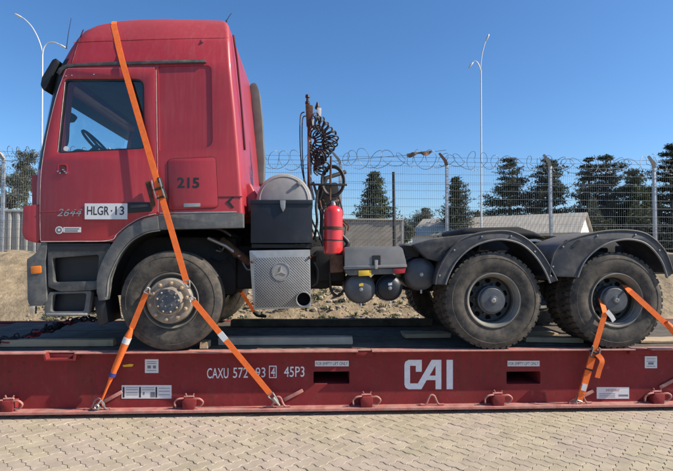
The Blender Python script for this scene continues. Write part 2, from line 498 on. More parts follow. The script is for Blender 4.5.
def build_ground():
    xs = [-400, -150, -70, -40, -25, -15] + [-10 + i*.1 for i in range(0, 211)] + [15, 25, 40, 70, 150, 400]
    ys = [-120, -40, -15, -5, 0, 2, 2.8] + [2.9 + i*.075 for i in range(0, 56)] + [7.3, 8, 9, 11, 14, 18, 25, 40, 70, 120, 250, 600]
    bm = bmesh.new()
    g = [[bm.verts.new((x, y, bank_z(x, y))) for x in xs] for y in ys]
    for j in range(len(ys)-1):
        for i in range(len(xs)-1):
            bm.faces.new((g[j][i], g[j][i+1], g[j+1][i+1], g[j+1][i]))
    o = finish(bm, 'ground', m_soil, ang=60)
    tag(o, kind='structure')
build_ground()

def build_gravel():
    bm = bmesh.new()
    ico = bmesh.new(); bmesh.ops.create_icosphere(ico, subdivisions=1, radius=1)
    base = [v.co.copy() for v in ico.verts]; fs = [[v.index for v in f.verts] for f in ico.faces]; ico.free()
    for k in range(6500):
        x = random.uniform(-5.5, 7); y = random.uniform(3.6, 6.7)
        r = random.uniform(.008, .024) if random.random() < .86 else random.uniform(.025, .065)
        z = bank_z(x, y) + r * .2
        s = Vector((r*random.uniform(.7, 1.4), r*random.uniform(.7, 1.4), r*random.uniform(.4, .9)))
        vs = [bm.verts.new((x + p.x*s.x, y + p.y*s.y, z + p.z*s.z)) for p in base]
        for f in fs: bm.faces.new([vs[i] for i in f])
    tag(finish(bm, 'gravel', m_stone, ang=20), 'loose stones scattered over the sandy bank', 'gravel', kind='stuff')
    bm = bmesh.new()
    for k in range(340):
        x = random.uniform(-5.2, 6.5); y = random.uniform(4.1, 6.6)
        z = bank_z(x, y)
        for j in range(random.randint(10, 26)):
            a = random.uniform(0, 6.28); L = random.uniform(.03, .11); up = random.uniform(.02, .09)
            w = random.uniform(.006, .014)
            b0 = Vector((x + random.gauss(0, .05), y + random.gauss(0, .05), z - .005))
            d = Vector((math.cos(a), math.sin(a), 0)); s = Vector((-d.y, d.x, 0)) * w
            m_ = b0 + d * L * .5 + Vector((0, 0, up)); t_ = b0 + d * L + Vector((0, 0, up * .7))
            v = [bm.verts.new(p) for p in (b0 - s*.4, b0 + s*.4, m_ + s, t_, m_ - s)]
            bm.faces.new(v)
    dry = bmesh.new()
    for k in range(900):
        x = random.uniform(-5.4, 6.8); y = random.uniform(4.0, 6.8)
        if MN.noise(Vector((x*.9, y*.9, 20))) < -.05: continue
        z = bank_z(x, y)
        for j in range(random.randint(4, 12)):
            a = random.uniform(0, 6.28); L_ = random.uniform(.02, .09); up = random.uniform(.01, .07); w = random.uniform(.002, .006)
            b0 = Vector((x + random.gauss(0, .04), y + random.gauss(0, .04), z - .004))
            d = Vector((math.cos(a), math.sin(a), 0)); s_ = Vector((-d.y, d.x, 0))*w
            dry.faces.new([dry.verts.new(p) for p in (b0 - s_, b0 + s_, b0 + d*L_ + Vector((0, 0, up)))])
    tag(finish(dry, 'dry_grass', m_straw, ang=180), 'sparse dry straw coloured grass on the sandy bank', 'grass', kind='stuff')
    tag(finish(bm, 'weeds', m_weed, ang=180), 'low straggly weeds growing on the sandy bank', 'weeds', kind='stuff')
build_gravel()

# ------------------------------------------------------------------ pavement of interlocking stones in herringbone
def build_pavement():
    bm = bmesh.new()
    x0, x1, y0, y1 = -14, 14, -9, 2.9
    v = [bm.verts.new(p) for p in ((x0, y0, -.0085), (x1, y0, -.0085), (x1, y1, -.0085), (x0, y1, -.0085))]
    bm.faces.new(v)
    pav = finish(bm, 'pavement', m_joint)
    tag(pav, kind='structure')
    a = 0.102
    def edge(p, q):
        p = Vector(p); q = Vector(q); d = q - p; n = Vector((-d.y, d.x))
        s = 1
        if d.x + d.y < 0: s = 1   # point symmetric, so both directions give one curve
        return [p, p + d*.28 + n*.09*s, p + d*.72 - n*.09*s]
    def outline(w, h):
        pts = []
        for i in range(w): pts += edge((i, 0), (i+1, 0))
        for j in range(h): pts += edge((w, j), (w, j+1))
        for i in range(w, 0, -1): pts += edge((i, h), (i-1, h))
        for j in range(h, 0, -1): pts += edge((0, j), (0, j-1))
        return pts
    def stone_mesh(w, h, name):
        pts = [p * a for p in outline(w, h)]
        n = len(pts)
        def inset(d):
            out = []
            for i in range(n):
                A = (pts[i] - pts[i-1]).normalized(); B = (pts[(i+1) % n] - pts[i]).normalized()
                na = Vector((-A.y, A.x)); nb = Vector((-B.y, B.x))
                k = (na + nb); k = k / max(0.35, k.dot(na)) if k.length > 1e-6 else na
                out.append(pts[i] + k * d)
            return out
        o1, o2 = inset(.0016), inset(.0050)
        bm = bmesh.new()
        r0 = [bm.verts.new((p.x, p.y, -.03)) for p in o1]
        r1 = [bm.verts.new((p.x, p.y, -.0045)) for p in o1]
        r2 = [bm.verts.new((p.x, p.y, 0)) for p in o2]
        for A, B in ((r0, r1), (r1, r2)):
            for i in range(n): bm.faces.new((A[i], A[(i+1) % n], B[(i+1) % n], B[i]))
        tr = tessellate_polygon([[Vector((p.x, p.y, 0)) for p in o2]])
        for t in tr: bm.faces.new([r2[i] for i in t])
        bmesh.ops.recalc_face_normals(bm, faces=bm.faces)
        me = bpy.data.meshes.new(name); bm.to_mesh(me); bm.free()
        me.materials.append(m_paver)
        return me
    mh, mv = stone_mesh(2, 1, 'paver'), stone_mesh(1, 2, 'paver')
    rot = Matrix.Rotation(R(-43), 3, 'Z')
    cells = []
    rng = random.Random(3)
    for i in range(-160, 160):
        for j in range(-160, 160):
            # herringbone: the cell's place in its diagonal says which stone starts there
            k = (i - j) % 4
            if k == 0: kind = 0            # horizontal stone: cells (i, j) and (i+1, j)
            elif k == 3: kind = 1          # vertical stone: cells (i, j) and (i, j+1)
            else: continue
            c = rot @ Vector(((i + (1 if kind == 0 else .5)) * a, (j + (.5 if kind == 0 else 1)) * a, 0))
            c += Vector((0, -3.0, 0))
            if not (-5.2 < c.x < 5.6 and -3.2 < c.y < 1.2): continue
            base = rot @ Vector((i * a, j * a, 0)) + Vector((0, -3.0, 0))
            jz = rng.gauss(0, .0011)
            mt = Matrix.Translation(base + Vector((0, 0, jz))) @ rot.to_4x4() @ Matrix.Rotation(rng.gauss(0, .006), 4, 'X') @ Matrix.Rotation(rng.gauss(0, .006), 4, 'Y')
            d = c - CAM
            u = ROT.transposed() @ d
            px = W0/2 + F0 * u.x / -u.z; py = H0/2 - F0 * u.y / -u.z
            vis = -12 < px < W0 + 12 and 405 < py < H0 + 10 and c.y < .06
            cells.append((0 if vis else 1, d.length, kind, mt, (px, py)))
    cells.sort(key=lambda c: (c[0], c[1]))
    bm = bmesh.new()
    for n, (hid, dist, kind, mt, p) in enumerate(cells):
        me = mh if kind == 0 else mv
        if n < 300 and not hid:
            o = bpy.data.objects.new('paver', me); COL.objects.link(o)
            o.matrix_world = mt; o.parent = pav
        else:
            k = len(bm.verts)
            vs = [bm.verts.new(mt @ v.co) for v in me.vertices]
            for f in me.polygons: bm.faces.new([vs[i] for i in f.vertices])
    o = finish(bm, 'pavers_beyond', m_paver, pav, ang=10)
    tag(o, kind='stuff')
build_pavement()
# ------------------------------------------------------------------ flat rack container
WEB = 0.12
DECK = sz(310, 351.3, 0.0)
XL, XR = sx(430, 0) - 6.1, sx(430, 0) + 6.1
rack = empty('flat_rack', (sx(430, 0), 1.22, 0), 'dark red steel flat rack container base carrying the truck tractor', 'flat rack')

def rack_sill(y, s, name):
    """I-beam sill; s = +1 near side (web inside the flanges), -1 far side"""
    bm = bmesh.new()
    box(bm, XL, XR, y + s*WEB, y + s*(WEB + .012), .075, DECK - .016)
    o = finish(bm, name, m_rack, rack)
    if s > 0:
        cs = []
        for a, b in ((313.5, 349.5), (506.5, 540.5)):
            x0, x1 = S(a, 377, WEB).x, S(b, 377, WEB).x
            z0, z1 = S((a+b)/2, 384, WEB).z, S((a+b)/2, 371.5, WEB).z
            c = bmesh.new(); plate(c, rnd([(x0, z0), (x1, z0), (x1, z1), (x0, z1)], .012, 2), WEB - .2, WEB + .2); cs.append(c)
            bm = bmesh.new()
            for (p, q, u, w) in ((x0-.01, x1+.01, z0-.012, z0-.001), (x0-.01, x1+.01, z1+.001, z1+.012)):
                box(bm, p, q, WEB+.012, 2.3, u, w)
            box(bm, x0-.012, x0-.001, WEB+.013, 2.3, z0-.012, z1+.012)
            box(bm, x1+.001, x1+.012, WEB+.013, 2.3, z0-.012, z1+.012)
            finish(bm, 'forklift_pocket', m_rack, rack)
        cut(o, cs)
    return o
rack_sill(0, 1, 'side_beam'); rack_sill(2.44, -1, 'side_beam')

# top flange with the notches of the stake pockets, bottom flange
def flange(y0, y1, z0, z1, notches, name, mat):
    bm = bmesh.new()
    xs = [XL]
    for a, b in notches: xs += [a, b]
    xs.append(XR)
    for i in range(0, len(xs), 2): box(bm, xs[i], xs[i+1], y0, y1, z0, z1)
    for a, b in notches: box(bm, a, b, y0 + .07, y1, z0, z1 - .002)
    return finish(bm, name, mat, rack, bevel=.004, seg=1)
notch = [(sx(a, 0, 353), sx(b, 0, 353)) for a, b in ((45, 74), (358, 372), (636, 652))]
flange(0.0, .135, DECK - .016, DECK, notch, 'top_flange', m_rack_w)  # worn paint; its paler pink also stands in for sunlight on the front edge
flange(2.305, 2.44, DECK - .016, DECK, [], 'top_flange', m_rack)
for y0, y1 in ((0.0, .26), (2.18, 2.44)):
    bm = bmesh.new(); box(bm, XL, XR, y0, y1, .045, .075)
    finish(bm, 'bottom_flange', m_rack_w, rack, bevel=.004, seg=1)
# recessed tray under the notch that the photo shows open
for a, b in notch:
    bm = bmesh.new(); box(bm, a - .02, b + .02, .075, .118, DECK - .075, DECK - .02)
    finish(bm, 'stake_pocket', m_rack, rack, bevel=.006)
bm = bmesh.new()
x0, z0 = S(45, 354, -.003).x, DECK
plate(bm, [(notch[0][0]-.03, DECK-.001), (notch[0][0], DECK-.001), (notch[0][0]+.015, DECK-.065), (notch[0][1]-.015, DECK-.065), (notch[0][1], DECK-.001), (notch[0][1]+.03, DECK-.001), (notch[0][1]+.005, DECK-.085), (notch[0][0]-.005, DECK-.085)], .002, .1)
finish(bm, 'stake_pocket_rim', m_rack, rack, bevel=.003, seg=1)
# deck planks between the top flanges
n = 11
for i in range(n):
    w = (2.30 - .14) / n
    bm = bmesh.new()
    y0 = .14 + i*w
    box(bm, XL + .4, XR - .4, y0 + .004, y0 + w - .004, DECK - .05, DECK - .008 + .003 * (i % 3 == 1))
    finish(bm, 'deck_plank', m_deck, rack, bevel=.004, seg=1)
for i in range(11):
    bm = bmesh.new(); x = XL + .6 + i * 1.1
    if any(abs(x + .045 - S(q, 377, WEB).x) < .35 for q in (331, 523)): x -= .5
    box(bm, x, x + .09, .14, 2.3, .10, DECK - .052)
    finish(bm, 'cross_member', m_rack, rack)
for x in (XL, XR - .18):
    for y in (.0, 2.28):
        bm = bmesh.new(); box(bm, x - .002, x + .182, y - .002, y + .162, .0, .118)
        finish(bm, 'corner_casting', m_rack, rack, bevel=.01)
for x in (XL + .01, XR - .33):
    bm = bmesh.new(); box(bm, x, x + .32, .17, 2.27, .13, DECK - .02)
    finish(bm, 'end_beam', m_rack, rack, bevel=.01)

FZ = .075   # top of the bottom flange
def d_ring(px):
    """a bent lashing bar welded upright on the bottom flange"""
    x = S(px, 404, .06).x
    pts = [(x-.13, .06, FZ+.012), (x-.075, .06, FZ+.013), (x-.05, .06, FZ+.05), (x-.028, .06, FZ+.10), (x, .06, FZ+.115), (x+.028, .06, FZ+.10), (x+.05, .06, FZ+.05), (x+.075, .06, FZ+.013), (x+.13, .06, FZ+.012)]
    bm = bmesh.new(); tube(bm, smooth_line(pts, 4), .0115, 8)
    finish(bm, 'lashing_ring', m_rack_w, rack, ang=60)
def winch(px):
    """lashing winch: a folded box on the flange with a hooked bar on either side"""
    x = S(px, 402, .06).x
    bm = bmesh.new()
    P = [(x-.055, FZ), (x+.065, FZ), (x+.075, FZ+.115), (x-.04, FZ+.115), (x-.065, FZ+.09)]
    plate(bm, P, .012, .117)
    o = finish(bm, 'lashing_winch', m_rack, rack, bevel=.008)
    bm = bmesh.new()
    tube(bm, smooth_line([(x-.05, .03, FZ+.118), (x-.11, .02, FZ+.112), (x-.145, .03, FZ+.075), (x-.135, .05, FZ+.02)], 4), .010, 6)
    finish(bm, 'hooked_bar', m_rack_w, o, ang=60)
    bm = bmesh.new()
    tube(bm, smooth_line([(x+.05, .03, FZ+.105), (x+.115, .02, FZ+.115), (x+.155, .03, FZ+.075), (x+.12, .04, FZ+.03), (x+.07, .04, FZ+.03)], 4), .011, 6)
    finish(bm, 'hooked_bar', m_rack_w, o, ang=60)
    bm = bmesh.new()
    tube(bm, [(x-.05, .05, FZ+.128), (x+.055, .05, FZ+.130)], .012, 8)
    tube(bm, [(x-.02, .05, FZ+.13), (x-.035, .05, FZ+.165)], .007, 6)
    tube(bm, [(x+.035, .05, FZ+.13), (x+.055, .05, FZ+.16)], .007, 6)
    finish(bm, 'spindle', m_rack_w, o, ang=60)
for px in (98, 278, 432, 580): d_ring(px)
for a0, b0, a1, b1 in ((102, 403.5, 122.5, 392), (284, 401, 303, 390.5), (570.5, 404, 593, 391), (661, 388.5, 676, 379)):
    p, q = S(a0, b0, .085), S(a1, b1, .113)
    d_ = (q - p).normalized(); n_ = Vector((-d_.z, 0, d_.x))
    bm = bmesh.new(); w_ = .024
    plate(bm, [((p + n_*w_).x, (p + n_*w_).z), ((q + n_*w_).x, (q + n_*w_).z), ((q - n_*w_*.6).x, (q - n_*w_*.6).z), ((p - n_*w_*.6).x, (p - n_*w_*.6).z)], .098, .112)
    finish(bm, 'lashing_bar', m_rack_w, rack, bevel=.004)
for px in (9, 189, 366, 497, 656): winch(px)

# lettering and stickers on the web
Ym = WEB - .001
def rack_text(body, x0, x1, y0, y1, bold=.0, mat=None):
    a, b = S(x0, y1, Ym), S(x1, y0, Ym)
    lettering('lettering', body, a.x, a.z, b.x - a.x, b.z - a.z, Ym, mat or m_white, rack, bold=bold)
rack_text('CAXU', 207, 228.5, 368, 378.5, .004)
rack_text('572', 233, 248, 367.5, 378, .004)
rack_text('93', 255.5, 265.5, 367.5, 377.5, .004)
rack_text('4', 271, 275, 367.5, 376.5, .004)
rack_text('45P3', 284, 304.5, 366.5, 377, .004)
bm = bmesh.new()
o4, i4 = Q([(269, 365.8), (276.6, 365.8), (276.6, 378), (269, 378)], Ym), Q([(269.8, 366.7), (275.8, 366.7), (275.8, 377.2), (269.8, 377.2)], Ym)
plate(bm, o4, Ym - .0015, Ym, [i4]); finish(bm, 'digit_frame', m_white, rack)
k = 5.89
bm = bmesh.new()
ca = [(187,187),(187,117),(110,117),(90,128),(85,146),(85,262),(91,280),(108,290),(185,290),(216,236),(268,236),(268,290),(302,290),(302,117),(245,117),(164,256),(118,256),(118,152),(152,152),(152,187)]
tr = [(268,150),(268,210),(233,210)]
conv = lambda L: Q([(390 + a/k, 340 + b/k) for a, b in L], Ym)
plate(bm, conv(ca), Ym - .002, Ym, [conv(tr)])
finish(bm, 'logo_letters', m_white, rack)
bm = bmesh.new(); plate(bm, conv([(333,117),(370,117),(370,290),(333,290)]), Ym - .002, Ym)
finish(bm, 'logo_letters', m_white, rack)

def sticker(x0, x1, y0, y1, lines=(), bars=(), mat=None, parent=rack, Y=None, name='sticker'):
    Y = Ym if Y is None else Y
    bm = bmesh.new()
    P = Q([(x0, y0), (x1, y0), (x1, y1), (x0, y1)], Y)
    plate(bm, P, Y - .002, Y)
    o = finish(bm, name, mat or m_sticker, parent)
    for (body, a, b, c, d, mm) in lines:
        p, q = S(a, d, Y - .002), S(b, c, Y - .002)
        lettering('print', body, p.x, p.z, q.x - p.x, q.z - p.z, Y - .002, mm, o, thick=.0008)
    for (a, b, c, d, mm) in bars:
        bm = bmesh.new()
        plate(bm, Q([(a, c), (b, c), (b, d), (a, d)], Y), Y - .003, Y - .0018)
        finish(bm, 'print', mm, o)
    return o
for a, b in ((315, 348.7), (507.5, 539.5)):
    sticker(a, b, 360.8, 366.3, [('FOR EMPTY LIFT ONLY', a + 1, b - 1, 362, 365.4, m_print)])
bl = lambda x0, x1, ys, h=.55: [(x0, x1, y, y + h, m_gprint) for y in ys]
sticker(145, 158.5, 359.3, 373, bars=bl(147, 156.5, (361.5, 363.3, 370.2), .6) + [(147.5, 151, 365.5, 368.5, m_gprint), (153, 156, 365.5, 368.5, m_gprint)])
sticker(121.7, 171.6, 385.2, 398.6, bars=[(122.8, 124.6, 387, 397.5, m_print), (139.2, 141, 387, 397.5, m_print), (155.6, 157.2, 387, 397.5, m_print), (150.5, 155, 392, 397.3, m_gprint), (143, 144.6, 392, 395, m_gprint)]
        + bl(126, 138, (387.3, 389.3, 392.5, 394.5)) + bl(142, 154.5, (387.5, 389.5)) + bl(158.8, 170, (388, 391, 394.5)))
sticker(596.6, 629, 387.2, 398.8, [('IMPORTANT', 606, 619.5, 389, 391.6, m_redlens)], bl(599, 615, (393.4, 395.1, 396.7)) + [(618.5, 628, 394.5, 396.4, m_gprint)])
sticker(644.7, 657, 356.3, 368.2, bars=bl(646.5, 655, (358.5, 361, 366)) + [(648, 653.5, 362.3, 364.6, m_gprint)])
# small yellow-white tie loop stuck on the web
bm = bmesh.new()
plate(bm, Q([(122.5, 365), (131, 363.6), (134, 364.2), (132.5, 366.4), (124, 366.8)], Ym), Ym - .01, Ym)
finish(bm, 'tie_loop', m_yel, rack, bevel=.002)

# ------------------------------------------------------------------ timbers on the deck
def timber(name, px0, px1, py, Y, h, w, mat, label, rz=0.0, slack=0, group=None, dz=0.0):
    """beam lying on the deck from px0 to px1 with its near face at depth Y"""
    z = DECK + .001 + dz
    x0, x1 = sx(px0, Y, py), sx(px1, Y, py)
    L = (x1 - x0) / 2
    bm = bmesh.new()
    rg = random.Random(px0)
    vs = box(bm, -L, L, 0, w, 0, h)
    bmesh.ops.subdivide_edges(bm, edges=[e for e in bm.edges if abs(e.verts[0].co.x - e.verts[1].co.x) > .1], cuts=6)
    for v in bm.verts:
        if v.co.z > .001: v.co.z += rg.gauss(0, .0025)
        v.co.y += rg.gauss(0, .003); v.co.x += rg.gauss(0, .006)
    o = finish(bm, name, mat, None, bevel=.005, seg=1)
    o.location = ((x0 + x1)/2, Y, z); o.rotation_euler.z = rz
    return tag(o, label, 'timber', group)
timber('timber_beam', -30, 113, 342, .34, .075, .10, m_wood, 'brown timber beam on deck in front of the truck front steps')
timber('timber_beam', 218, 353, 340, .36, .085, .12, m_woodgrey, 'weathered grey timber beam under the silver silencer box')
timber('dunnage_board', 231, 432, 324, 1.75, .10, .12, m_deck, 'long black beam along the far side under the chassis')
timber('timber_block', 405, 452, 332, .75, .055, .16, m_wood, 'brown wooden wedge block at the front of the middle wheel', .05)
timber('timber_board', 402, 446, 327, 1.0, .03, .14, m_woodgrey, 'pale thin board ahead of the middle wheel beside wooden block', -.08)
timber('timber_block', 528, 582, 341, .40, .06, .14, m_wood, 'brown wooden plank between the two rear wheels', -.14)
timber('timber_board', 520, 560, 333, .85, .035, .2, m_wood, 'sunlit board lying deeper between the two rear wheels', .1)
timber('timber_block', 199.5, 207.5, 346, .16, .075, .16, m_wood, 'small wooden chock behind the front wheel')
timber('timber_board', 640, 720, 341, .35, .03, .25, m_wood, 'sunlit pale board behind the last rear wheel', 0.03)

# chain heap on the deck at the front
def chain():
    root = empty('lashing_chain', S(45, 335, .75), 'black and red lashing chain lying slack on the deck', 'chain')
    pts = [S(-12, 347, .25), S(4, 341.5, .38), S(14, 340, .42), S(24, 338, .48), S(33, 336.5, .55), S(42, 332.5, .75), S(55, 329, .95), S(66, 324, 1.1), S(76, 321.5, 1.2), S(88, 320, 1.25), S(99, 321.5, 1.2)]
    P = [Vector(p) for p in smooth_line([tuple(p) for p in pts], 10)]
    acc = 0; last = P[0]; n = 0
    rg = random.Random(4)
    for p in P[1:]:
        while (p - last).length > .055:
            d = (p - last).normalized()
            c = last + d * .0275
            last = last + d * .055
            c = Vector((c.x, c.y, max(c.z, DECK + .02) + rg.uniform(0, .02)))
            u, w = frame_of(d)
            up = u if n % 2 else w
            if n % 2 == 0: up = (w + u * rg.uniform(-.4, .4)).normalized()
            bm = bmesh.new()
            loop = []
            for k_ in range(13):
                t = 2 * math.pi * k_ / 12
                loop.append(c + d * math.cos(t) * .047 + up * math.sin(t) * .028)
            tube(bm, loop, .0105, 5, cap=False)
            finish(bm, 'chain_link', m_chainred if (n // 7) % 3 == 1 else m_chain, root, ang=60)
            n += 1
            for _ in range(rg.randint(0, 3) if 2 < n < 90 else 0):   # heaped second strand
                bm = bmesh.new()
                e = c + Vector((rg.gauss(0, .04), rg.gauss(0, .05), rg.uniform(0, .05)))
                v = Vector((rg.gauss(0, 1), rg.gauss(0, 1), rg.gauss(0, .4))).normalized(); q, _ = frame_of(v)
                tube(bm, [e + v*math.cos(2*math.pi*j/12)*.043 + q*math.sin(2*math.pi*j/12)*.024 for j in range(13)], .0085, 5, cap=False)
                finish(bm, 'chain_link', m_chainred if rg.random() < .3 else m_chain, root, ang=60)
chain()

# ------------------------------------------------------------------ truck tractor
truck = empty('truck_tractor', (sx(169, 0), 1.22, DECK), 'faded red high roof truck tractor with plate HLGR 13 strapped on flat rack', 'truck')
TW = 2.44
def tp(name, bm, mat, parent=None, **k): return finish(bm, name, mat, parent or truck, **k)

# cab shell: stacked plan sections
LV = [(242, 31, 243.5, 0), (215, 29.8, 243.2, 0), (200, 29.8, 242.5, 0), (182, 30.3, 241.3, 0), (170, 31.5, 240.5, 0), (150, 35, 239, 0), (110, 43.5, 235.7, 0), (76, 50.5, 232.3, 0),
      (66, 54.5, 231.4, 0), (60, 58, 231, .012), (48, 65, 230.2, .045), (40, 70.5, 229.8, .065), (38, 72, 229.6, .075), (31, 79, 229.2, .125), (26, 90, 228.8, .165), (22.3, 108, 228, .20), (20.3, 130, 226.5, .24), (19.4, 150, 224, .29)]
def section(py, fx, rx, ins):
    a = S(fx, py, ins); b = S(rx, py, ins)
    z = (a.z + b.z) / 2
    x0, x1, y0, y1 = a.x, b.x, ins, TW - ins
    pts = []
    rf, rr = .16, .045
    bow = .10
    def arc(cx, cy, r, t0, t1, n):
        return [(cx + r*math.cos(t0 + (t1-t0)*i/n), cy + r*math.sin(t0 + (t1-t0)*i/n)) for i in range(n+1)]
    pts += arc(x0 + rf, y0 + rf, rf, math.pi, 1.5*math.pi, 6)       # near front corner 0..6
    pts += arc(x1 - rr, y0 + rr, rr, 1.5*math.pi, 2*math.pi, 4)     # near rear 7..11
    pts += arc(x1 - rr, y1 - rr, rr, 0, .5*math.pi, 4)              # far rear 12..16
    pts += arc(x0 + rf, y1 - rf, rf, .5*math.pi, math.pi, 6)        # far front 17..23
    for t in (.75, .5, .25):
        pts.append((x0 - bow*math.sin(math.pi*t), y0 + rf + (y1-y0-2*rf)*t))
    return pts, z
bm = bmesh.new()
rings = []
for L in LV:
    p, z = section(*L)
    rings.append([bm.verts.new((q[0], q[1], z)) for q in p])
N_ = len(rings[0])
for li, (a, b) in enumerate(zip(rings, rings[1:])):
    for i in range(N_):
        f = bm.faces.new((a[i], a[(i+1) % N_], b[(i+1) % N_], b[i]))
        front = i in (0, 1, 2, 3, 4) or i >= 18
        if front and 170 >= LV[li][0] > 60: f.material_index = 1
bm.faces.new(rings[0][::-1]); bm.faces.new(rings[-1])
cab = finish(bm, 'cab_body', [m_red, m_black], truck, ang=28)
cs = []
c = bmesh.new(); plate(c, Q([(70, 74), (226, 74), (234, 200), (52, 200)], .05), .06, TW - .06); cs.append(c)
WIN = rnd(Q([(65, 79.2), (144.3, 79.2), (145.2, 149), (57.2, 153.5)], 0), [.05, .09, .05, .05], 4)
c = bmesh.new(); plate(c, WIN, -.5, 1.0); cs.append(c)
WINF = rnd(Q([(58, 79.2), (144.3, 79.2), (145.2, 149), (49, 155)], 0), .05, 4)
c = bmesh.new(); plate(c, WINF, 1.0, 3.2); cs.append(c)
c = bmesh.new(); plate(c, Q([(5, 80), (74, 80), (58, 165), (5, 165)], 0), .20, TW - .13); cs.append(c)
ARCH = [(96, 310), (97, 276), (103, 260), (112, 244.5), (125, 229.5), (140, 220.5), (160, 216), (185, 214), (262, 213), (262, 310)]
c = bmesh.new(); plate(c, Q(ARCH, 0), -.5, 3.2); cs.append(c)
c = bmesh.new(); plate(c, rnd(Q([(158.5, 66.5), (211.5, 65), (213, 147), (159.5, 151)], 0), [.01, .06, .09, .02], 4), -.2, .013); cs.append(c)
c = bmesh.new(); plate(c, Q([(5, 300), (5, 210), (38.5, 210), (39.5, 300)], 0), -.5, 3.2); cs.append(c)
cut(cab, cs)
shade(cab.data, 28)
from mathutils.bvhtree import BVHTree
_b = bmesh.new(); _b.from_mesh(cab.data); CAB = BVHTree.FromBMesh(_b); _b.free()
def on_cab(px, py, off=.002):
    """where the cab's skin is along the line of sight of a pixel"""
    d = (S(px, py, 1.0) - CAM).normalized()
    h = CAB.ray_cast(CAM, d)
    return h[0] + h[1]*off if h[0] else S(px, py, 0)
# windscreen pane and side panes
bm = bmesh.new()
a, b = S(52, 78, .2), S(33.5, 168, .2)
vs = []
for y, bowx in ((.19, .04), (.7, -.01), (TW/2, -.04), (TW-.7, -.01), (TW-.12, .05)):
    vs.append((bm.verts.new((a.x + bowx, y, a.z)), bm.verts.new((b.x + bowx, y, b.z))))
for p, q in zip(vs, vs[1:]): bm.faces.new((p[0], q[0], q[1], p[1]))
tp('windscreen', bm, m_glass, ang=60)

# near door: a sheet proud of the shell, window in it, and its parts
door_o = rnd(Q([(65.5, 68.5), (74, 68.2), (155.2, 67.6), (156.5, 160), (157.5, 200), (157.8, 213.5), (141, 218), (124, 228), (110, 241), (40.3, 242), (40, 215), (41, 172), (50, 120)], 0), [.05, .0, .03, 0, 0, .03, .1, .1, .03, .03, 0, .3, .0], 4)
bm = bmesh.new()
plate(bm, door_o, -.012, .03, [WIN])
door = tp('door', bm, m_red, bevel=.006, seg=2, ang=40)
bm = bmesh.new()   # black rubber seal behind the door edge
def grow(poly, d):
    n = len(poly); out = []
    area = sum(poly[i][0]*poly[(i+1) % n][1] - poly[(i+1) % n][0]*poly[i][1] for i in range(n))
    s = -1 if area > 0 else 1
    for i in range(n):
        A = (Vector(poly[i]) - Vector(poly[i-1])); B = (Vector(poly[(i+1) % n]) - Vector(poly[i]))
        if A.length < 1e-6: A = B
        if B.length < 1e-6: B = A
        A.normalize(); B.normalize()
        k = Vector((-A.y, A.x)) + Vector((-B.y, B.x)); k = k.normalized() if k.length > 1e-6 else Vector((-A.y, A.x))
        out.append(tuple(Vector(poly[i]) + k * d * s))
    return out
plate(bm, grow(door_o, .007), -.0025, .02, [WIN]); tp('door_seal', bm, m_black, door)
bm = bmesh.new()
plate(bm, WIN, .012, .016); tp('window_pane', bm, m_glass, door)
bm = bmesh.new()
plate(bm, grow(WIN, .001), -.008, .04, [grow(WIN, -.016)]); tp('window_seal', bm, m_black, door)
bm = bmesh.new()
plate(bm, WINF, TW - .016, TW - .012); tp('far_window_pane', bm, m_glass)
# door crease strip along the lower third
bm = bmesh.new()
plate(bm, Q([(41, 211.6), (110, 208.7), (110, 209.8), (41, 212.9)], 0), -.018, -.010); tp('crease', bm, m_red, door, bevel=.003)
# recessed lock cup with paddle
bm = bmesh.new(); plate(bm, rnd(Q([(58.5, 164), (68.2, 164), (68.2, 174.5), (58.5, 174.5)], 0), .03), -.016, -.009, [rnd(Q([(59.4, 165), (67.3, 165), (67.3, 173.6), (59.4, 173.6)], 0), .028)]); tp('lock_cup', bm, m_red, door)
bm = bmesh.new(); plate(bm, rnd(Q([(59.4, 165), (67.3, 165), (67.3, 173.6), (59.4, 173.6)], 0), .028), -.0135, -.0115); o = tp('lock_recess', bm, m_reddk, door)
bm = bmesh.new()
for a_, b_ in ((58.3, 171.3), (60.5, 173), (63.4, 169.8), (66.6, 173), (65, 171.5)):
    p = S(a_, b_, -.02); lathe(bm, p, [(.001, -.014), (.009, -.010), (.011, 0), (.009, .008)], 10)
tp('lock_button', bm, m_chrome, door)
# grab handle, black, behind the plate
bm = bmesh.new(); plate(bm, rnd(Q([(127, 202.5), (151.5, 202.3), (154, 205.5), (152.5, 211.5), (127.5, 213.5)], 0), .02), -.020, -.008); h_ = tp('door_handle', bm, m_black, door, bevel=.004)
bm = bmesh.new(); plate(bm, rnd(Q([(131, 205.2), (149, 204.4), (149.5, 206.8), (131.5, 208.2)], 0), .01), -.030, -.018); tp('handle_bar', bm, m_dkgrey, h_, bevel=.004)
# number plate
o = sticker(84.8, 127.5, 203.4, 219.3, parent=door, Y=-.0195, name='number_plate')
for body, a_, b_ in (('HLGR', 87, 109.2), ('·', 110.8, 112.4), ('13', 115.3, 124.3)):
    yy = (206.3, 215) if body != '·' else (210, 211.6)
    p, q = S(a_, yy[1], -.0215), S(b_, yy[0], -.0215)
    lettering('plate_number', body if body != '·' else '.', p.x, p.z, q.x - p.x, q.z - p.z, -.0215, m_print, o, thick=.001, bold=.01)
# 2644 badge, slanted
p = S(57.0, 216.2, -.014); q = S(80.5, 208.8, -.014)
o = lettering('model_badge', '2644', p.x, p.z, q.x - p.x, q.z - p.z, -.014, m_badge, door, thick=.004, bold=.01)
for v in o.data.vertices: v.co.x += (v.co.z - p.z) * .35
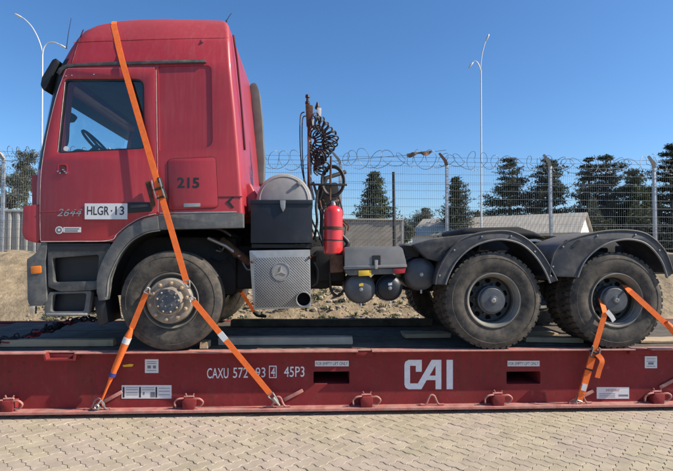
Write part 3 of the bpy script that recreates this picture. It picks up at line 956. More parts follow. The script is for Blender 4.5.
# round emblem and word sticker
bm = bmesh.new(); c_ = S(59.2, 230.1, -.014); lathe(bm, c_, [(.040, 0), (.040, -.0016)], 24); e_ = tp('emblem', bm, m_sticker, door)
bm = bmesh.new(); lathe(bm, c_ + Vector((0, -.0018, 0)), [(.030, 0), (.030, -.001)], 20); tp('emblem_print', bm, m_gprint, e_)
bm = bmesh.new(); lathe(bm, c_ + Vector((0, -.003, 0)), [(.012, 0), (.012, -.001)], 16); tp('emblem_print', bm, m_sticker, e_)
sticker(63.5, 81, 227.2, 232.3, bars=[(65, 79.5, 228.2, 229.5, m_gprint), (65, 78, 230.2, 231.6, m_gprint)], parent=door, Y=-.0125)
bm = bmesh.new()
for a_, b_ in ((66.2, 75.8), (72, 75.2), (94, 74.2)):
    lathe(bm, S(a_, b_, -.014), [(.0005, -.006), (.008, -.004), (.010, 0.002)], 8)
tp('rivet', bm, m_chrome, door)

# sun glint painted as pale tubes along the door's front, foot and wheel arch
def edge_glint(L, Y, r, parent, mat=None):
    bm = bmesh.new(); tube(bm, [S(a_, b_, Y) for a_, b_ in smooth_line(L, 6)], r, 6); finish(bm, 'edge_glint', mat or m_glint, parent, ang=60)
edge_glint([(66.5, 69), (58, 91), (50, 122), (45, 146), (41.3, 172), (40.2, 200), (40.2, 225), (40.6, 240.5)], -.009, .0042, door)
edge_glint([(41, 241.6), (75, 241.4), (109, 240.6), (117, 234), (126, 226.5), (141, 217.6), (156, 213.8)], -.009, .0055, door)
edge_glint([(68, 68.4), (110, 67.9), (154.5, 67.7)], -.010, .0028, door)
edge_glint([(156, 70), (157.2, 150), (158.2, 212)], -.004, .0025, door)
edge_glint([(57.6, 152.5), (61, 120), (65, 82)], -.010, .0030, door)
# drip rail trim above the door, curving down round the recess
bm = bmesh.new()
top = [(57, 73), (60, 68), (66, 65), (80, 63.4), (140, 61.2), (203, 59.8), (206, 61)]
bot = [(206.5, 62.5), (203, 62.6), (140, 64.6), (80, 66.4), (68, 67.4), (63, 70.5), (60, 75)]
plate(bm, Q(top, 0) + Q(bot, 0), -.014, .03); tp('drip_rail', bm, m_dkgrey, bevel=.008)
# seam and bead lines on the roof
def roof_y(py):
    for (a, _, _, i0), (b, _, _, i1) in zip(LV, LV[1:]):
        if a >= py >= b: return i0 + (i1 - i0) * (a - py) / (a - b)
    return 0
bm = bmesh.new()
seam = [(83.5, 29.5), (81.5, 34), (79, 40), (76, 49), (73.5, 57), (71.5, 63)]
tube(bm, [on_cab(a_, b_, -.002) for a_, b_ in smooth_line(seam, 5)], .006, 6); tp('roof_seam', bm, m_reddk, ang=60)
bm = bmesh.new()
tube(bm, [on_cab(a_, b_, .000) for a_, b_ in smooth_line([(74, 42.5), (90, 41.3), (120, 40.3), (160, 39), (200, 38.2), (228, 37.8)], 5)], .005, 6); tp('roof_bead', bm, m_red, ang=60)
# service flap with frame line, number and handle
FL = rnd(Q([(168, 159.5), (215.5, 157), (218, 207.5), (169, 210)], 0), .045)
bm = bmesh.new(); plate(bm, grow(FL, .007), -.0035, .01); tp('flap_gap', bm, m_reddk)
bm = bmesh.new(); plate(bm, FL, -.008, .01); flap = tp('service_flap', bm, m_red, bevel=.004)
p, q = S(177, 188, -.0085), S(199.5, 177.5, -.0085)
lettering('number', '215', p.x, p.z, q.x - p.x, q.z - p.z, -.0085, m_print, flap, thick=.001, bold=.03)
bm = bmesh.new(); plate(bm, rnd(Q([(184, 203.6), (200.5, 203.2), (200.5, 206.8), (184, 207.2)], 0), .006), -.014, -.007); tp('flap_catch', bm, m_steel, flap, bevel=.002)
bm = bmesh.new(); plate(bm, Q([(226, 202), (231.8, 197), (234, 197), (230, 202), (234.3, 207.5), (231.8, 207.8)], 0), -.004, .003); tp('chevron_print', bm, m_print)
bm = bmesh.new(); plate(bm, Q([(158, 197.2), (242, 196.2), (242.2, 197.4), (158, 198.4)], 0), -.004, .004); tp('crease', bm, m_reddk)
bm = bmesh.new(); plate(bm, Q([(160, 212.6), (236.5, 211.3), (236.5, 212.6), (160, 214)], 0), -.012, .004); tp('skirt_strip', bm, m_steel, bevel=.002)

# grey fender and sill skirt
fo = smooth_line([(97.5, 291), (98, 276), (103.5, 260), (112.5, 244.3), (125.5, 229.4), (140.5, 220.5), (158, 216)], 3)
fi = smooth_line([(160, 229.8), (146, 232.5), (132, 240), (122, 251), (114.5, 264.5), (109, 279), (107.5, 293), (106.5, 300)], 3)
bm = bmesh.new(); plate(bm, Q(fo + [(158.5, 216)], 0) + Q(fi + [(99.5, 300.5)], 0), -.025, .10); fnd = tp('front_fender', bm, m_grey, bevel=.012, seg=3, ang=40)
bm = bmesh.new(); plate(bm, rnd(Q([(158.8, 215), (243, 213), (243.2, 227.7), (160.2, 229.6)], 0), .01), -.022, .10); tp('side_skirt', bm, m_grey, bevel=.012, seg=3)
edge_glint([(107, 296), (108.5, 280), (114, 265.5), (121.8, 252), (131.8, 241), (146, 233.3), (160, 230.6)], -.022, .006, fnd, m_lip_lit)  # pale line paints a highlight along the arch edge
# inner wheel arch liner
bm = bmesh.new()
arc = Q(smooth_line([(99, 300), (104, 276), (116, 252), (136, 236), (160, 229), (190, 227), (215, 229), (228, 236)], 3), 0)
plate(bm, arc + [(a_, b_ + .02) for a_, b_ in reversed(arc)], .10, .75); tp('arch_liner', bm, m_blackish)

# red front corner panel with headlamp surround below the windscreen
FB = rnd(Q([(23.5, 206.5), (38, 204.2), (39.6, 206), (39.8, 240), (37, 243.2), (25, 239.5), (22.3, 233)], 0), .03)
bm = bmesh.new(); plate(bm, FB, -.004, TW + .004); tp('front_panel', bm, m_red, bevel=.02, seg=3, ang=40)
bm = bmesh.new(); plate(bm, Q([(29, 175), (42, 172), (40, 207), (29.5, 207)], .05), .10, TW - .10); tp('front_grille', bm, m_red)
# grey bumper corner, side marker, tow pin
bm = bmesh.new(); plate(bm, rnd(Q([(42.5, 241), (47.5, 243), (45, 262), (47, 301), (41.5, 306), (29.5, 305.5), (27.8, 300), (27, 259), (33, 255.5), (37, 252)], 0), .02), -.004, TW + .004); bmp = tp('bumper', bm, m_grey, bevel=.022, seg=3, ang=40)
bm = bmesh.new(); plate(bm, rnd(Q([(31, 266.5), (41.5, 265.5), (41.8, 273.3), (31.5, 274)], 0), .02), -.012, .02); tp('side_marker', bm, m_amber, bmp, bevel=.004)
bm = bmesh.new(); p = S(33.5, 305, .06); lathe(bm, p, [(.034, -.012), (.036, -.05), (.032, -.092)], 16, 'Z'); tp('tow_pin', bm, m_chrome, bmp)

# step well: two mouldings with recesses
SO = rnd(Q([(47.5, 243.5), (111, 243.5), (103.5, 258), (98.5, 274), (98.5, 289), (90, 290.5), (60, 291.5), (48, 287)], 0), .02)
SO_FAR = Q([(47.5, 243.5), (111, 243.5), (98.5, 274), (98.5, 289), (90, 316), (48, 316)], 0)
SI = rnd(Q([(52, 258), (99, 254.5), (97, 281), (53, 282.5)], 0), .03)
bm = bmesh.new(); plate(bm, SO, .004, .06, [SI]); st = tp('upper_step', bm, m_dkgrey, bevel=.012, seg=3, ang=40)
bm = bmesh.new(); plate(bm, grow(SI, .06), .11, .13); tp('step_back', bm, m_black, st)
bm = bmesh.new(); a, b = S(52, 283, .05), S(97, 283, .05); box(bm, a.x - .04, b.x + .04, .055, .33, a.z - .03, a.z - .002); tp('step_tread', bm, m_dkgrey, st)
bm = bmesh.new(); plate(bm, Q([(47, 244), (110, 244), (105, 251), (50, 251)], 0), .0, .06); tp('sill_painted_shade', bm, m_black, st)  # solid black strip paints in the shade below the door sill
LO = rnd(Q([(44.5, 303), (50, 292), (92, 291), (88, 316), (45, 316.5)], .02), .02)
LI = rnd(Q([(53, 294), (87, 293), (84.5, 311.3), (50.5, 312)], .02), .03)
bm = bmesh.new(); plate(bm, LO, .012, .08, [LI]); st2 = tp('lower_step', bm, m_grey, bevel=.010, seg=3, ang=40)
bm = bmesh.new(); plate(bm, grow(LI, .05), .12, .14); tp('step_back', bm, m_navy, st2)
bm = bmesh.new(); a, b = S(47, 313, .03), S(88, 313, .03); box(bm, a.x, b.x, .005, .30, a.z - .025, a.z); tp('step_tread', bm, m_tank, st2, bevel=.006)
bm = bmesh.new(); plate(bm, Q([(93, 295), (106, 299), (109, 322), (99.5, 326)], .1), .08, .45); tp('mud_flap', bm, m_black, bevel=.006)

# sun visor in front of the windscreen head
bm = bmesh.new()
plate(bm, rnd(Q([(52.5, 59.5), (56.5, 58), (57.2, 62), (54.5, 70), (47, 86), (43.5, 90.5), (40.5, 85), (42, 77)], .02), .015), .02, TW - .02)
tp('sun_visor', bm, m_black, bevel=.012, seg=2)
# antennas
for (a_, b_, c_, d_, r_) in ((66.5, 47.5, 71.2, 18, .004), (226.5, 21.0, 231.5, 13, .0045)):
    p = on_cab(a_, b_, -.01); q = S(c_, d_, p.y)
    bm = bmesh.new(); tube(bm, [p, p.lerp(q, .5) + Vector((-.004, 0, 0)), q], [r_, r_*.8, r_*.6], 6)
    lathe(bm, p, [(r_*2, -.01), (r_*2, .006), (r_*1.2, .014)], 8, 'Z'); tp('antenna', bm, m_black)
m_intake = M('intake_plastic', (0.12, 0.125, 0.115), 0.6, var=0.2, scale=5)
# rear wall fittings: handrail bead, air intake on the far side, hinges
bm = bmesh.new()
tube(bm, [S(a_, b_, y_) for a_, b_, y_ in ((233.5, 35, .30), (237, 60, .34), (241, 100, .4), (245, 150, .45))], .014, 6); tp('rear_bead', bm, m_reddk, ang=60)
bm = bmesh.new()
P0 = [S(a_, b_, 2.0) for a_, b_ in ((249.5, 84), (255.5, 82), (259, 90), (262, 120), (264, 160), (263.5, 184), (256, 184), (254, 120))]
plate(bm, rnd([(p.x, p.z) for p in P0], .05), 2.0, 2.25); tp('air_intake', bm, m_intake, bevel=.03, seg=3)
bm = bmesh.new(); a = S(250, 180, .6); xx = S(243, 200, 0).x
plate(bm, [(xx - .3, S(243, 190, 0).z), (xx + .02, S(243, 176, 0).z), (xx + .10, S(243, 190, 0).z), (xx + .18, S(243, 206, 0).z), (xx - .3, S(243, 214, 0).z)], .45, 2.3); tp('rear_cab_sill', bm, m_red, bevel=.03, seg=3)

# cab interior
def zc(py): return S(100, py, .6).z
bm = bmesh.new(); plate(bm, Q([(54, 196), (98, 196), (96, 160), (88, 150), (74, 147), (58, 156)], .1), .14, TW - .14); dash = tp('dashboard', bm, m_int, bevel=.03)
for y in (.32, 1.5):
    bm = bmesh.new(); plate(bm, rnd(Q([(120, 185), (144, 185), (152, 120), (152, 96), (142, 94), (136, 120)], .3), .05), y, y + .55); se = tp('seat', bm, m_int, bevel=.04)
    bm = bmesh.new(); plate(bm, rnd(Q([(100, 180), (150, 180), (150, 196), (100, 196)], .5), .04), y, y + .55); tp('cushion', bm, m_int, se, bevel=.03)
bm = bmesh.new(); p = S(98, 146, .6)
ax = Vector((.75, 0, .66)).normalized(); u, w = frame_of(ax)
tube(bm, [p + (u*math.cos(2*math.pi*i/28) + w*math.sin(2*math.pi*i/28))*.23 for i in range(29)], .016, 8, cap=False)
for t in (0.3, 2.6, 4.7): tube(bm, [p, p + (u*math.cos(t) + w*math.sin(t))*.23], .016, 6)
tube(bm, [p, p - ax*.35], .03, 8); tp('steering_wheel', bm, m_black, ang=60)
bm = bmesh.new(); plate(bm, Q([(76, 74.5), (226, 74.5), (226, 92), (150, 94), (76, 80)], .1), .10, TW - .10); tp('head_lining', bm, m_int)
bm = bmesh.new(); plate(bm, Q([(153, 90), (224, 90), (231, 198), (153, 198)], .1), .10, TW - .10); tp('bunk_curtain', bm, m_int)
# grab rail and bracket on the inside of the near windscreen pillar
bm = bmesh.new()
tube(bm, smooth_line([tuple(S(60, 110, .28)), tuple(S(64, 113, .30)), tuple(S(68, 117, .32)), tuple(S(67.5, 142, .32)), tuple(S(62, 150, .30))], 5), .014, 6); ma = tp('grab_rail', bm, m_black, ang=60)
bm = bmesh.new(); plate(bm, rnd(Q([(61, 114), (72, 112.5), (75.5, 116), (72, 121), (62, 122)], .3), .02), .28, .36); tp('rail_bracket', bm, m_black, ma, bevel=.012)
bm = bmesh.new(); lathe(bm, S(66, 148.6, .011), [(.026, 0), (.026, -.002)], 20); tp('window_disc', bm, m_sticker, door)

# the far side's fender, skirt and step, and a dark plate added to black out the gap behind
bm = bmesh.new(); plate(bm, Q(fo + [(158.5, 216)], 0) + Q(fi + [(99.5, 300.5)], 0), TW - .10, TW + .025); tp('far_front_fender', bm, m_grey, ang=40)
bm = bmesh.new(); plate(bm, Q([(158.8, 215), (243, 213), (243.2, 227.7), (160.2, 229.6)], 0), TW - .10, TW + .022); tp('far_side_skirt', bm, m_grey)
bm = bmesh.new(); plate(bm, SO_FAR, TW - .30, TW); tp('far_step', bm, m_dkgrey)
bm = bmesh.new(); plate(bm, Q([(112, 216), (252, 214), (252, 262), (112, 268)], .9), 1.95, 2.0); tp('dark_backing', bm, m_blackish)
bm = bmesh.new(); plate(bm, Q([(240, 236), (346, 236), (346, 272), (240, 276)], .9), .95, 1.5); tp('gearbox', bm, m_blackish, bevel=.06)
# engine and frame
for y in (.83, 1.53):
    bm = bmesh.new(); a, b = S(60, 275, .83), S(690, 275, .83)
    box(bm, a.x, b.x, y, y + .08, DECK + .80, DECK + 1.06); tp('frame_rail', bm, m_blackish, bevel=.006)
bm = bmesh.new(); a, b = S(110, 260, .5), S(236, 260, .5)
box(bm, a.x, b.x, .55, 1.9, DECK + .55, DECK + 1.25); tp('engine', bm, m_blackish, bevel=.05)
bm = bmesh.new(); box(bm, a.x + .15, b.x - .4, .62, 1.8, DECK + .32, DECK + .56); tp('oil_sump', bm, m_blackish, bevel=.06)
bm = bmesh.new(); a, b = S(236, 262, .75), S(330, 262, .75)
box(bm, a.x, b.x, .62, .80, DECK + .62, DECK + 1.15); tp('gearbox_housing', bm, m_blackish, bevel=.05)
bm = bmesh.new(); tube(bm, [S(222, 240, .45), S(236, 252, .40), S(250, 262, .5)], .05, 10); tp('intake_pipe', bm, m_rust, ang=60)
bm = bmesh.new(); tube(bm, [S(208, 238, .35), S(226, 246, .35), S(240, 256, .4)], .022, 8); tp('brake_pipe', bm, m_steel, ang=60)
for i in range(8):
    rg = random.Random(i); bm = bmesh.new()
    pts = [S(rg.uniform(205, 250), rg.uniform(236, 262), .5)]
    for j in range(4): pts.append(pts[-1] + Vector((rg.uniform(.02, .14), rg.uniform(-.06, .06), rg.uniform(-.14, .06))))
    tube(bm, smooth_line([tuple(p) for p in pts], 4), .011, 5); tp('engine_hose', bm, m_hose if i % 3 else m_steel, ang=60)

# ------------------------------------------------------------------ wheels
def tyre_bm(c, r, w, lugs, rim_r=.292):
    """outer face at c.y, going inwards (+Y)"""
    bm = bmesh.new()
    prof = [(rim_r - .012, .045), (rim_r, .020), (rim_r + .016, .010), (rim_r + .022, .006), (rim_r + .03, .012), (rim_r + .06, .000), (rim_r + .10, -.012), (r - .10, -.010), (r - .07, -.004), (r - .066, -.008), (r - .045, -.002), (r - .02, .010), (r - .006, .022), (r, .045)]
    if lugs: prof += [(r - .012, .060), (r - .012, w*.5)]
    else:
        for g in (.30, .5, .70): prof += [(r + .002, w*g - .010), (r - .012, w*g - .008), (r - .012, w*g + .004), (r + .002, w*g + .006)]
    inner = [(q, w - h) for q, h in reversed(prof[:14])]
    if lugs: inner = [(r - .012, w - .060)] + inner
    prof = prof + inner
    lathe(bm, c, prof, 72, closed=True)
    if lugs:
        nl = 46
        for k_ in range(nl):
            for side in (0, 1):
                t0 = 2*math.pi*(k_ + .5*side)/nl; dt = 2*math.pi/nl*.33
                y0, y1 = (.016, w*.46) if side == 0 else (w*.54, w - .016)
                vs = []
                for (tt, yy) in ((t0-dt, y0), (t0+dt, y0), (t0+dt*1.0+.03, y1), (t0-dt*1.0+.03, y1)):
                    for rr in (r - .055 if yy in (.016, w - .016) else r - .02, r + .006):
                        vs.append(bm.verts.new((c.x + rr*math.cos(tt), c.y + yy - (0.0 if rr > r - .02 else .0), c.z + rr*math.sin(tt))))
                a0, a1, b0, b1, c0, c1, d0, d1 = vs
                for f in ((a1, b1, c1, d1), (a0, a1, d1, d0), (b0, c0, c1, b1), (a0, b0, b1, a1), (d0, d1, c1, c0)): bm.faces.new(f)
    return bm

def nut_ring(c, r, n, size, h, off, mat, parent, t0=0, name='wheel_nut'):
    for k_ in range(n):
        t = t0 + 2*math.pi*k_/n
        bm = bmesh.new()
        lathe(bm, c + Vector((r*math.cos(t), off, r*math.sin(t))), [(size*1.25, .004), (size*1.25, -.003), (size, -.004), (size*.95, -h), (size*.6, -h - .004)], 6 if size > .01 else 6)
        finish(bm, name, mat, parent, ang=20)

def front_wheel(c, near=True):
    s = 1
    bm = bmesh.new()      # rim with outward dished face
    lathe(bm, c, [(.296, .012), (.300, .004), (.296, .0), (.286, .006), (.278, .030), (.272, .075), (.262, .085), (.250, .060), (.243, .012), (.235, -.02), (.12, -.022), (.118, .03), (.12, .12), (.272, .20), (.296, .22)], 64, closed=True)
    wh = finish(bm, 'wheel', m_rim, truck, ang=30)
    finish(tyre_bm(c, .538, .30, False), 'tyre', m_tyre, wh, ang=32)
    if near:
        bm = bmesh.new()  # wheel nut guard ring and hub
        lathe(bm, c, [(.236, .0), (.240, -.035), (.228, -.052), (.205, -.056), (.165, -.050), (.155, -.046), (.150, -.050), (.146, -.085), (.130, -.098), (.03, -.104), (.001, -.104)], 56)
        hb = finish(bm, 'hub', m_hub, wh, ang=30)
        nut_ring(c, .193, 10, .019, .028, -.053, m_nut, hb, .2)
        nut_ring(c, .112, 9, .011, .012, -.098, m_nut, hb, .1, 'hub_bolt')
        bm = bmesh.new(); lathe(bm, c, [(.132, -.096), (.128, -.101), (.088, -.102), (.084, -.110), (.001, -.112)], 40); finish(bm, 'hub_cap', m_hubdk, hb, ang=30)
        nut_ring(c, .055, 5, .010, .010, -.110, m_hubdk, hb, .5, 'hub_bolt')
    return wh

def rear_wheel(c, near=True):
    bm = bmesh.new()
    lathe(bm, c, [(.300, .016), (.306, .008), (.300, .000), (.290, .002), (.284, .016), (.276, .030), (.264, .050), (.262, .075), (.255, .085), (.252, .200), (.25, .23), (.30, .26)], 64, closed=True)
    wh = finish(bm, 'wheel', m_rim, truck, ang=30)
    if near:
        bm = bmesh.new(); lathe(bm, c, [(.251, .13), (.247, .175), (.225, .190), (.185, .196), (.150, .185), (.148, .22), (.25, .224)], 56, closed=True); finish(bm, 'wheel_disc', m_disc, wh, ang=30)
    finish(tyre_bm(c, .536, .285, True), 'tyre', m_tyre, wh, ang=32)
    if near:
        for k_ in range(10):
            t = 2*math.pi*(k_ + .5)/10
            bm = bmesh.new(); lathe(bm, c + Vector((.212*math.cos(t), .190, .212*math.sin(t))), [(.030, .010), (.030, -.004)], 16); finish(bm, 'hand_hole_dark_disc', m_hole_dark, wh)  # black disc paints the dark of an open hole
        bm = bmesh.new()
        lathe(bm, c, [(.150, .195), (.152, .09), (.158, .085), (.158, .070), (.146, .064), (.140, .035), (.128, .026), (.05, .020), (.045, .012), (.030, .010), (.028, .016), (.001, .016)], 48)
        hb = finish(bm, 'hub', m_hubdk, wh, ang=30)
        nut_ring(c, .172, 10, .016, .034, .190, m_hubdk, wh, 0)
        bm = bmesh.new(); lathe(bm, c, [(.030, .012), (.024, .002), (.010, .000), (.009, .006), (.001, .006)], 20); finish(bm, 'hub_plug', m_steel, hb)
    return wh
RW = .541
def wheel_at(px, Y): return Vector((S(px, 301, Y).x, Y, DECK + RW + .001))
fc = wheel_at(170.5, .035)
front_wheel(fc)
front_wheel(Vector((fc.x, TW - .30, fc.z)), False)
axx = []
for px in (494.0, 617.5):
    c = wheel_at(px, .012)
    axx.append(c.x)
    rear_wheel(c)
    rear_wheel(Vector((c.x, .335, c.z)), False)
    rear_wheel(Vector((c.x, 1.82, c.z)), False)
    rear_wheel(Vector((c.x, 2.145, c.z)), False)
    bm = bmesh.new(); tube(bm, [(c.x, .3, c.z), (c.x, 2.2, c.z)], .11, 16); tp('axle', bm, m_blackish)
    bm = bmesh.new(); bmesh.ops.create_uvsphere(bm, u_segments=20, v_segments=12, radius=.26, matrix=Matrix.Translation((c.x, 1.22, c.z))); tp('differential', bm, m_blackish)
    for y in (.66, 1.60):
        bm = bmesh.new()
        for k_ in range(5): box(bm, c.x - .62 + .09*k_, c.x + .62 - .09*k_, y, y + .09, c.z + .13 + .02*(4-k_), c.z + .148 + .02*(4-k_))
        tp('leaf_spring', bm, m_blackish)
bm = bmesh.new(); tube(bm, [(fc.x, .3, fc.z - .05), (fc.x, 2.1, fc.z - .05)], .07, 12); tp('axle', bm, m_blackish)
bm = bmesh.new(); tube(bm, [(fc.x + .4, 1.22, DECK + .75), (axx[0] - .2, 1.22, DECK + .6)], .06, 12); tp('drive_shaft', bm, m_blackish)

# rear fenders: lip on the near side plus the curved shell behind it
F1o = [(435, 284.5), (438, 271), (447, 254.6), (458.6, 241.4), (476, 234), (497, 231.3), (512, 232.4), (527, 239.8), (540, 252.5), (550, 268), (556.5, 280.5)]
F1i = [(549.5, 283), (543.5, 269.5), (533.5, 255), (520, 244), (502, 239.5), (484, 242), (469, 249), (457, 260), (449.5, 272.5), (445, 284.5)]
F2o = [(549, 276.5), (551, 262), (556, 249), (568, 240.5), (591, 233.5), (614, 230.5), (637, 231.5), (652, 238), (665, 252.5), (672.5, 273)]
F2i = [(666.5, 278), (661, 262), (651, 248.5), (640, 241.5), (624, 239.5), (606.5, 243.5), (592, 252.5), (582.5, 263.5), (577, 277)]
def fender(o, i, wide):
    so, si = smooth_line(o, 4), smooth_line(i, 4)
    bm = bmesh.new(); plate(bm, Q(so, 0) + Q(si, 0), -.012, .014); f = tp('rear_fender', bm, m_fend, bevel=.006, seg=2, ang=40)
    bm = bmesh.new(); tube(bm, [(a, -.014, b) for a, b in Q(si, 0)], .011, 8); tp('lip_bead', bm, m_lip_lit, f, ang=60)  # inner bead in the paler tone, its lit edge painted on
    bm = bmesh.new(); tube(bm, [(a, -.008, b) for a, b in Q(so, 0)], .012, 8); tp('rim_bead', bm, m_fend, f, ang=60)
    for q_ in range(3, len(so) - 2, 7):
        a_, b_ = so[q_]; cx_ = sum(p[0] for p in so)/len(so); cy_ = max(p[1] for p in so)
        bm = bmesh.new(); lathe(bm, S(a_ + (cx_ - a_)*.05, b_ + (cy_ - b_)*.07, -.012), [(.001, -.008), (.010, -.007), (.012, 0), (.012, .004)], 8); tp('fender_bolt', bm, m_steel, f)
    O = Q(so, 0)
    n = len(O)
    bm = bmesh.new()
    cx = sum(p[0] for p in O)/n; cz = min(p[1] for p in O)
    inn = [(cx + (a - cx)*.965, cz + (b - cz)*.955) for a, b in O]
    plate(bm, O + inn[::-1], .015, wide); tp('fender_shell', bm, m_fend, f, ang=40)
    return f
fender(F1o, F1i, .66)
f2 = fender(F2o, F2i, .66)
for a_ in (559.5, 571.5):
    bm = bmesh.new(); plate(bm, rnd(Q([(a_, 246), (a_ + 7, 239.5), (a_ + 9.5, 241), (a_ + 3, 248)], -.014), .008), -.018, -.006); tp('vent_slot', bm, m_black, f2)
for o_ in (F1o, F2o):
    O = Q(smooth_line(o_, 4), 0); n = len(O); cx = sum(p[0] for p in O)/n; cz = min(p[1] for p in O)
    bm = bmesh.new(); plate(bm, O + [(cx + (a - cx)*.965, cz + (b - cz)*.955) for a, b in O][::-1], TW - .66, TW); tp('far_fender', bm, m_blackish, ang=40)  # black instead of fender grey, painting in the shade under the arches
# sloping cover between air tanks and first rear fender, dusty top
bm = bmesh.new()
plate(bm, Q([(413, 244.5), (428, 239.5), (448, 236.5), (474, 233.8), (460, 241.5), (449, 253), (441, 262), (428, 259)], .06), .06, .62); cv = tp('tank_cover', bm, m_fend, bevel=.01)
for a_ in (437, 444):
    bm = bmesh.new(); plate(bm, rnd(Q([(a_, 250), (a_ + 5, 246.5), (a_ + 6.5, 248.5), (a_ + 2, 251.5)], .05), .006), .052, .07); tp('vent_slot', bm, m_black, cv)
# frame end and spring hangers under the last fender
bm = bmesh.new(); box(bm, axx[0] + .35, axx[1] + .75, .90, 1.5, DECK + .90, DECK + 1.22); tp('frame_end', bm, m_blackish, bevel=.02)
for k_, dx_ in enumerate((-.45, -.15, .18, .5)):
    bm = bmesh.new(); x_ = axx[1] + dx_; box(bm, x_, x_ + .12, .64, .84, DECK + .75, DECK + 1.14 + .03*(k_ % 2)); tp('spring_hanger', bm, m_blackish, bevel=.02)
    bm = bmesh.new(); x_ = axx[0] + dx_; box(bm, x_, x_ + .12, .64, .84, DECK + .75, DECK + 1.10 + .03*(k_ % 2)); tp('spring_hanger', bm, m_blackish, bevel=.02)
# fifth wheel coupling
bm = bmesh.new()
xm = (axx[0] + axx[1])/2 - .35
zt = S(500, 227.5, 1.0).z
plate(bm, [(xm - .50, zt - .07), (xm - .42, zt - .02), (xm + .25, zt), (xm + .45, zt - .06), (xm + .62, zt - .15), (xm + .45, zt - .13), (xm - .45, zt - .13)], .75, 1.69); fw = tp('fifth_wheel', bm, m_blackish, bevel=.02)
for y in (.80, 1.58):
    bm = bmesh.new(); plate(bm, [(xm - .16, zt - .12), (xm + .16, zt - .12), (xm + .28, DECK + 1.0), (xm - .28, DECK + 1.0)], y, y + .08); tp('pedestal', bm, m_blackish, fw)
for i, px in enumerate((440, 552, 640)):
    bm = bmesh.new(); x = S(px, 250, .9).x; box(bm, x, x + .12, .91, 1.53, DECK + .82, DECK + 1.04); tp('cross_member', bm, m_blackish)
bm = bmesh.new(); a, b = S(345, 243, .9), S(470, 243, .9)
box(bm, a.x, b.x, .70, 1.75, DECK + 1.07, DECK + 1.085); tp('catwalk_plate', bm, m_tank, bevel=.003)

# ------------------------------------------------------------------ boxes and tanks on the near side
BX = rnd(Q([(250.8, 200.5), (312.2, 200.5), (312.2, 243), (250.8, 243)], .12), .008)
bm = bmesh.new(); plate(bm, BX, .12, .80); tb = tp('tool_box', bm, m_navy, bevel=.008)
bm = bmesh.new(); plate(bm, Q([(250.2, 199.8), (312.8, 199.8), (312.8, 204), (250.2, 204)], .11), .108, .81); tp('box_lid', bm, m_navy, tb, bevel=.005)
bm = bmesh.new(); plate(bm, rnd(Q([(279.8, 200.2), (285.6, 200.2), (285.2, 208), (283, 212), (280.6, 207)], .1), .01), .098, .118); tp('latch', bm, m_steel, tb, bevel=.003)
bm = bmesh.new(); c_ = S(284, 200.5, .30)
rr = S(284, 173.3, .30).z - c_.z
lathe(bm, c_, [(.001, -.025), (rr*.5, -.02), (rr*.86, -.006), (rr*.96, .006), (rr, .03), (rr, 1.55), (rr*.9, 1.58)], 56); ht = tp('hydraulic_tank', bm, m_tank, ang=30)
bm = bmesh.new(); lathe(bm, c_ + Vector((0, .10, 0)), [(rr + .001, 0), (rr + .012, .002), (rr + .012, .045), (rr + .001, .047)], 56); tp('tank_band', bm, m_steel, ht)
bm = bmesh.new(); tube(bm, [c_ + Vector((rr*.88*math.cos(2*math.pi*i/48), -.006, rr*.88*math.sin(2*math.pi*i/48))) for i in range(49)], .006, 6, cap=False); tp('weld_ring', bm, m_tank, ht, ang=60)
bm = bmesh.new(); lathe(bm, c_ + Vector((rr*.55, -.022, rr*.62)), [(.001, -.03), (.016, -.028), (.018, -.012), (.026, -.010), (.026, .01)], 8); tp('tank_fitting', bm, m_tank, ht)
bm = bmesh.new(); a, b = S(252, 246, .2), S(312, 246, .2); box(bm, a.x, b.x, .16, .85, a.z - .02, a.z + .02); tp('box_bracket', bm, m_blackish)

# silencer box: perforated steel with round emblem and outlet
MO = rnd(Q([(249.3, 250.6), (310, 249.6), (311, 307.6), (253.4, 310)], .06), .012)
bm = bmesh.new(); plate(bm, MO, .06, .72); sb = tp('silencer_box', bm, m_steel, bevel=.010)
bm = bmesh.new(); plate(bm, Q([(254, 258), (309, 256.8), (310, 306), (255.5, 308)], .06), .054, .064); sp_ = tp('perforated_shield', bm, m_perf, sb, bevel=.002)
for a_, b_ in ((252, 262), (252.8, 303.5), (309.5, 257.5)):
    bm = bmesh.new(); lathe(bm, S(a_, b_, .055), [(.001, -.012), (.012, -.010), (.017, 0), (.017, .01)], 10); tp('clip', bm, m_rust, sb)
c_ = S(281, 271.6, .052); er = .098
bm = bmesh.new(); lathe(bm, c_, [(er, .004), (er + .004, -.003), (er - .008, -.004), (er - .010, .002)], 40, closed=True); em = tp('emblem_ring', bm, m_steel, sb)
bm = bmesh.new(); lathe(bm, c_, [(er - .012, .004), (er - .012, .0005)], 40); tp('emblem_disc', bm, m_tank, em)
bm = bmesh.new()
st3 = []
for k_ in range(6):
    t = math.pi/2 + k_*math.pi/3; q = .062 if k_ % 2 == 0 else .011
    st3.append((c_.x + q*math.cos(t), c_.z + q*math.sin(t)))
plate(bm, st3, c_.y - .006, c_.y + .001); tp('emblem_star', bm, m_chrome, em)
bm = bmesh.new(); c_ = S(303.6, 299.2, .02)
lathe(bm, c_, [(.083, .06), (.083, -.02), (.080, -.026), (.074, -.024), (.071, -.015), (.070, .05)], 32, closed=True); ex = tp('exhaust_outlet', bm, m_steel, sb)
bm = bmesh.new(); lathe(bm, c_, [(.0705, .033), (.0705, .028)], 32); tp('exhaust_dark_disc', bm, m_hole_dark, ex)  # black disc paints the dark inside of the pipe

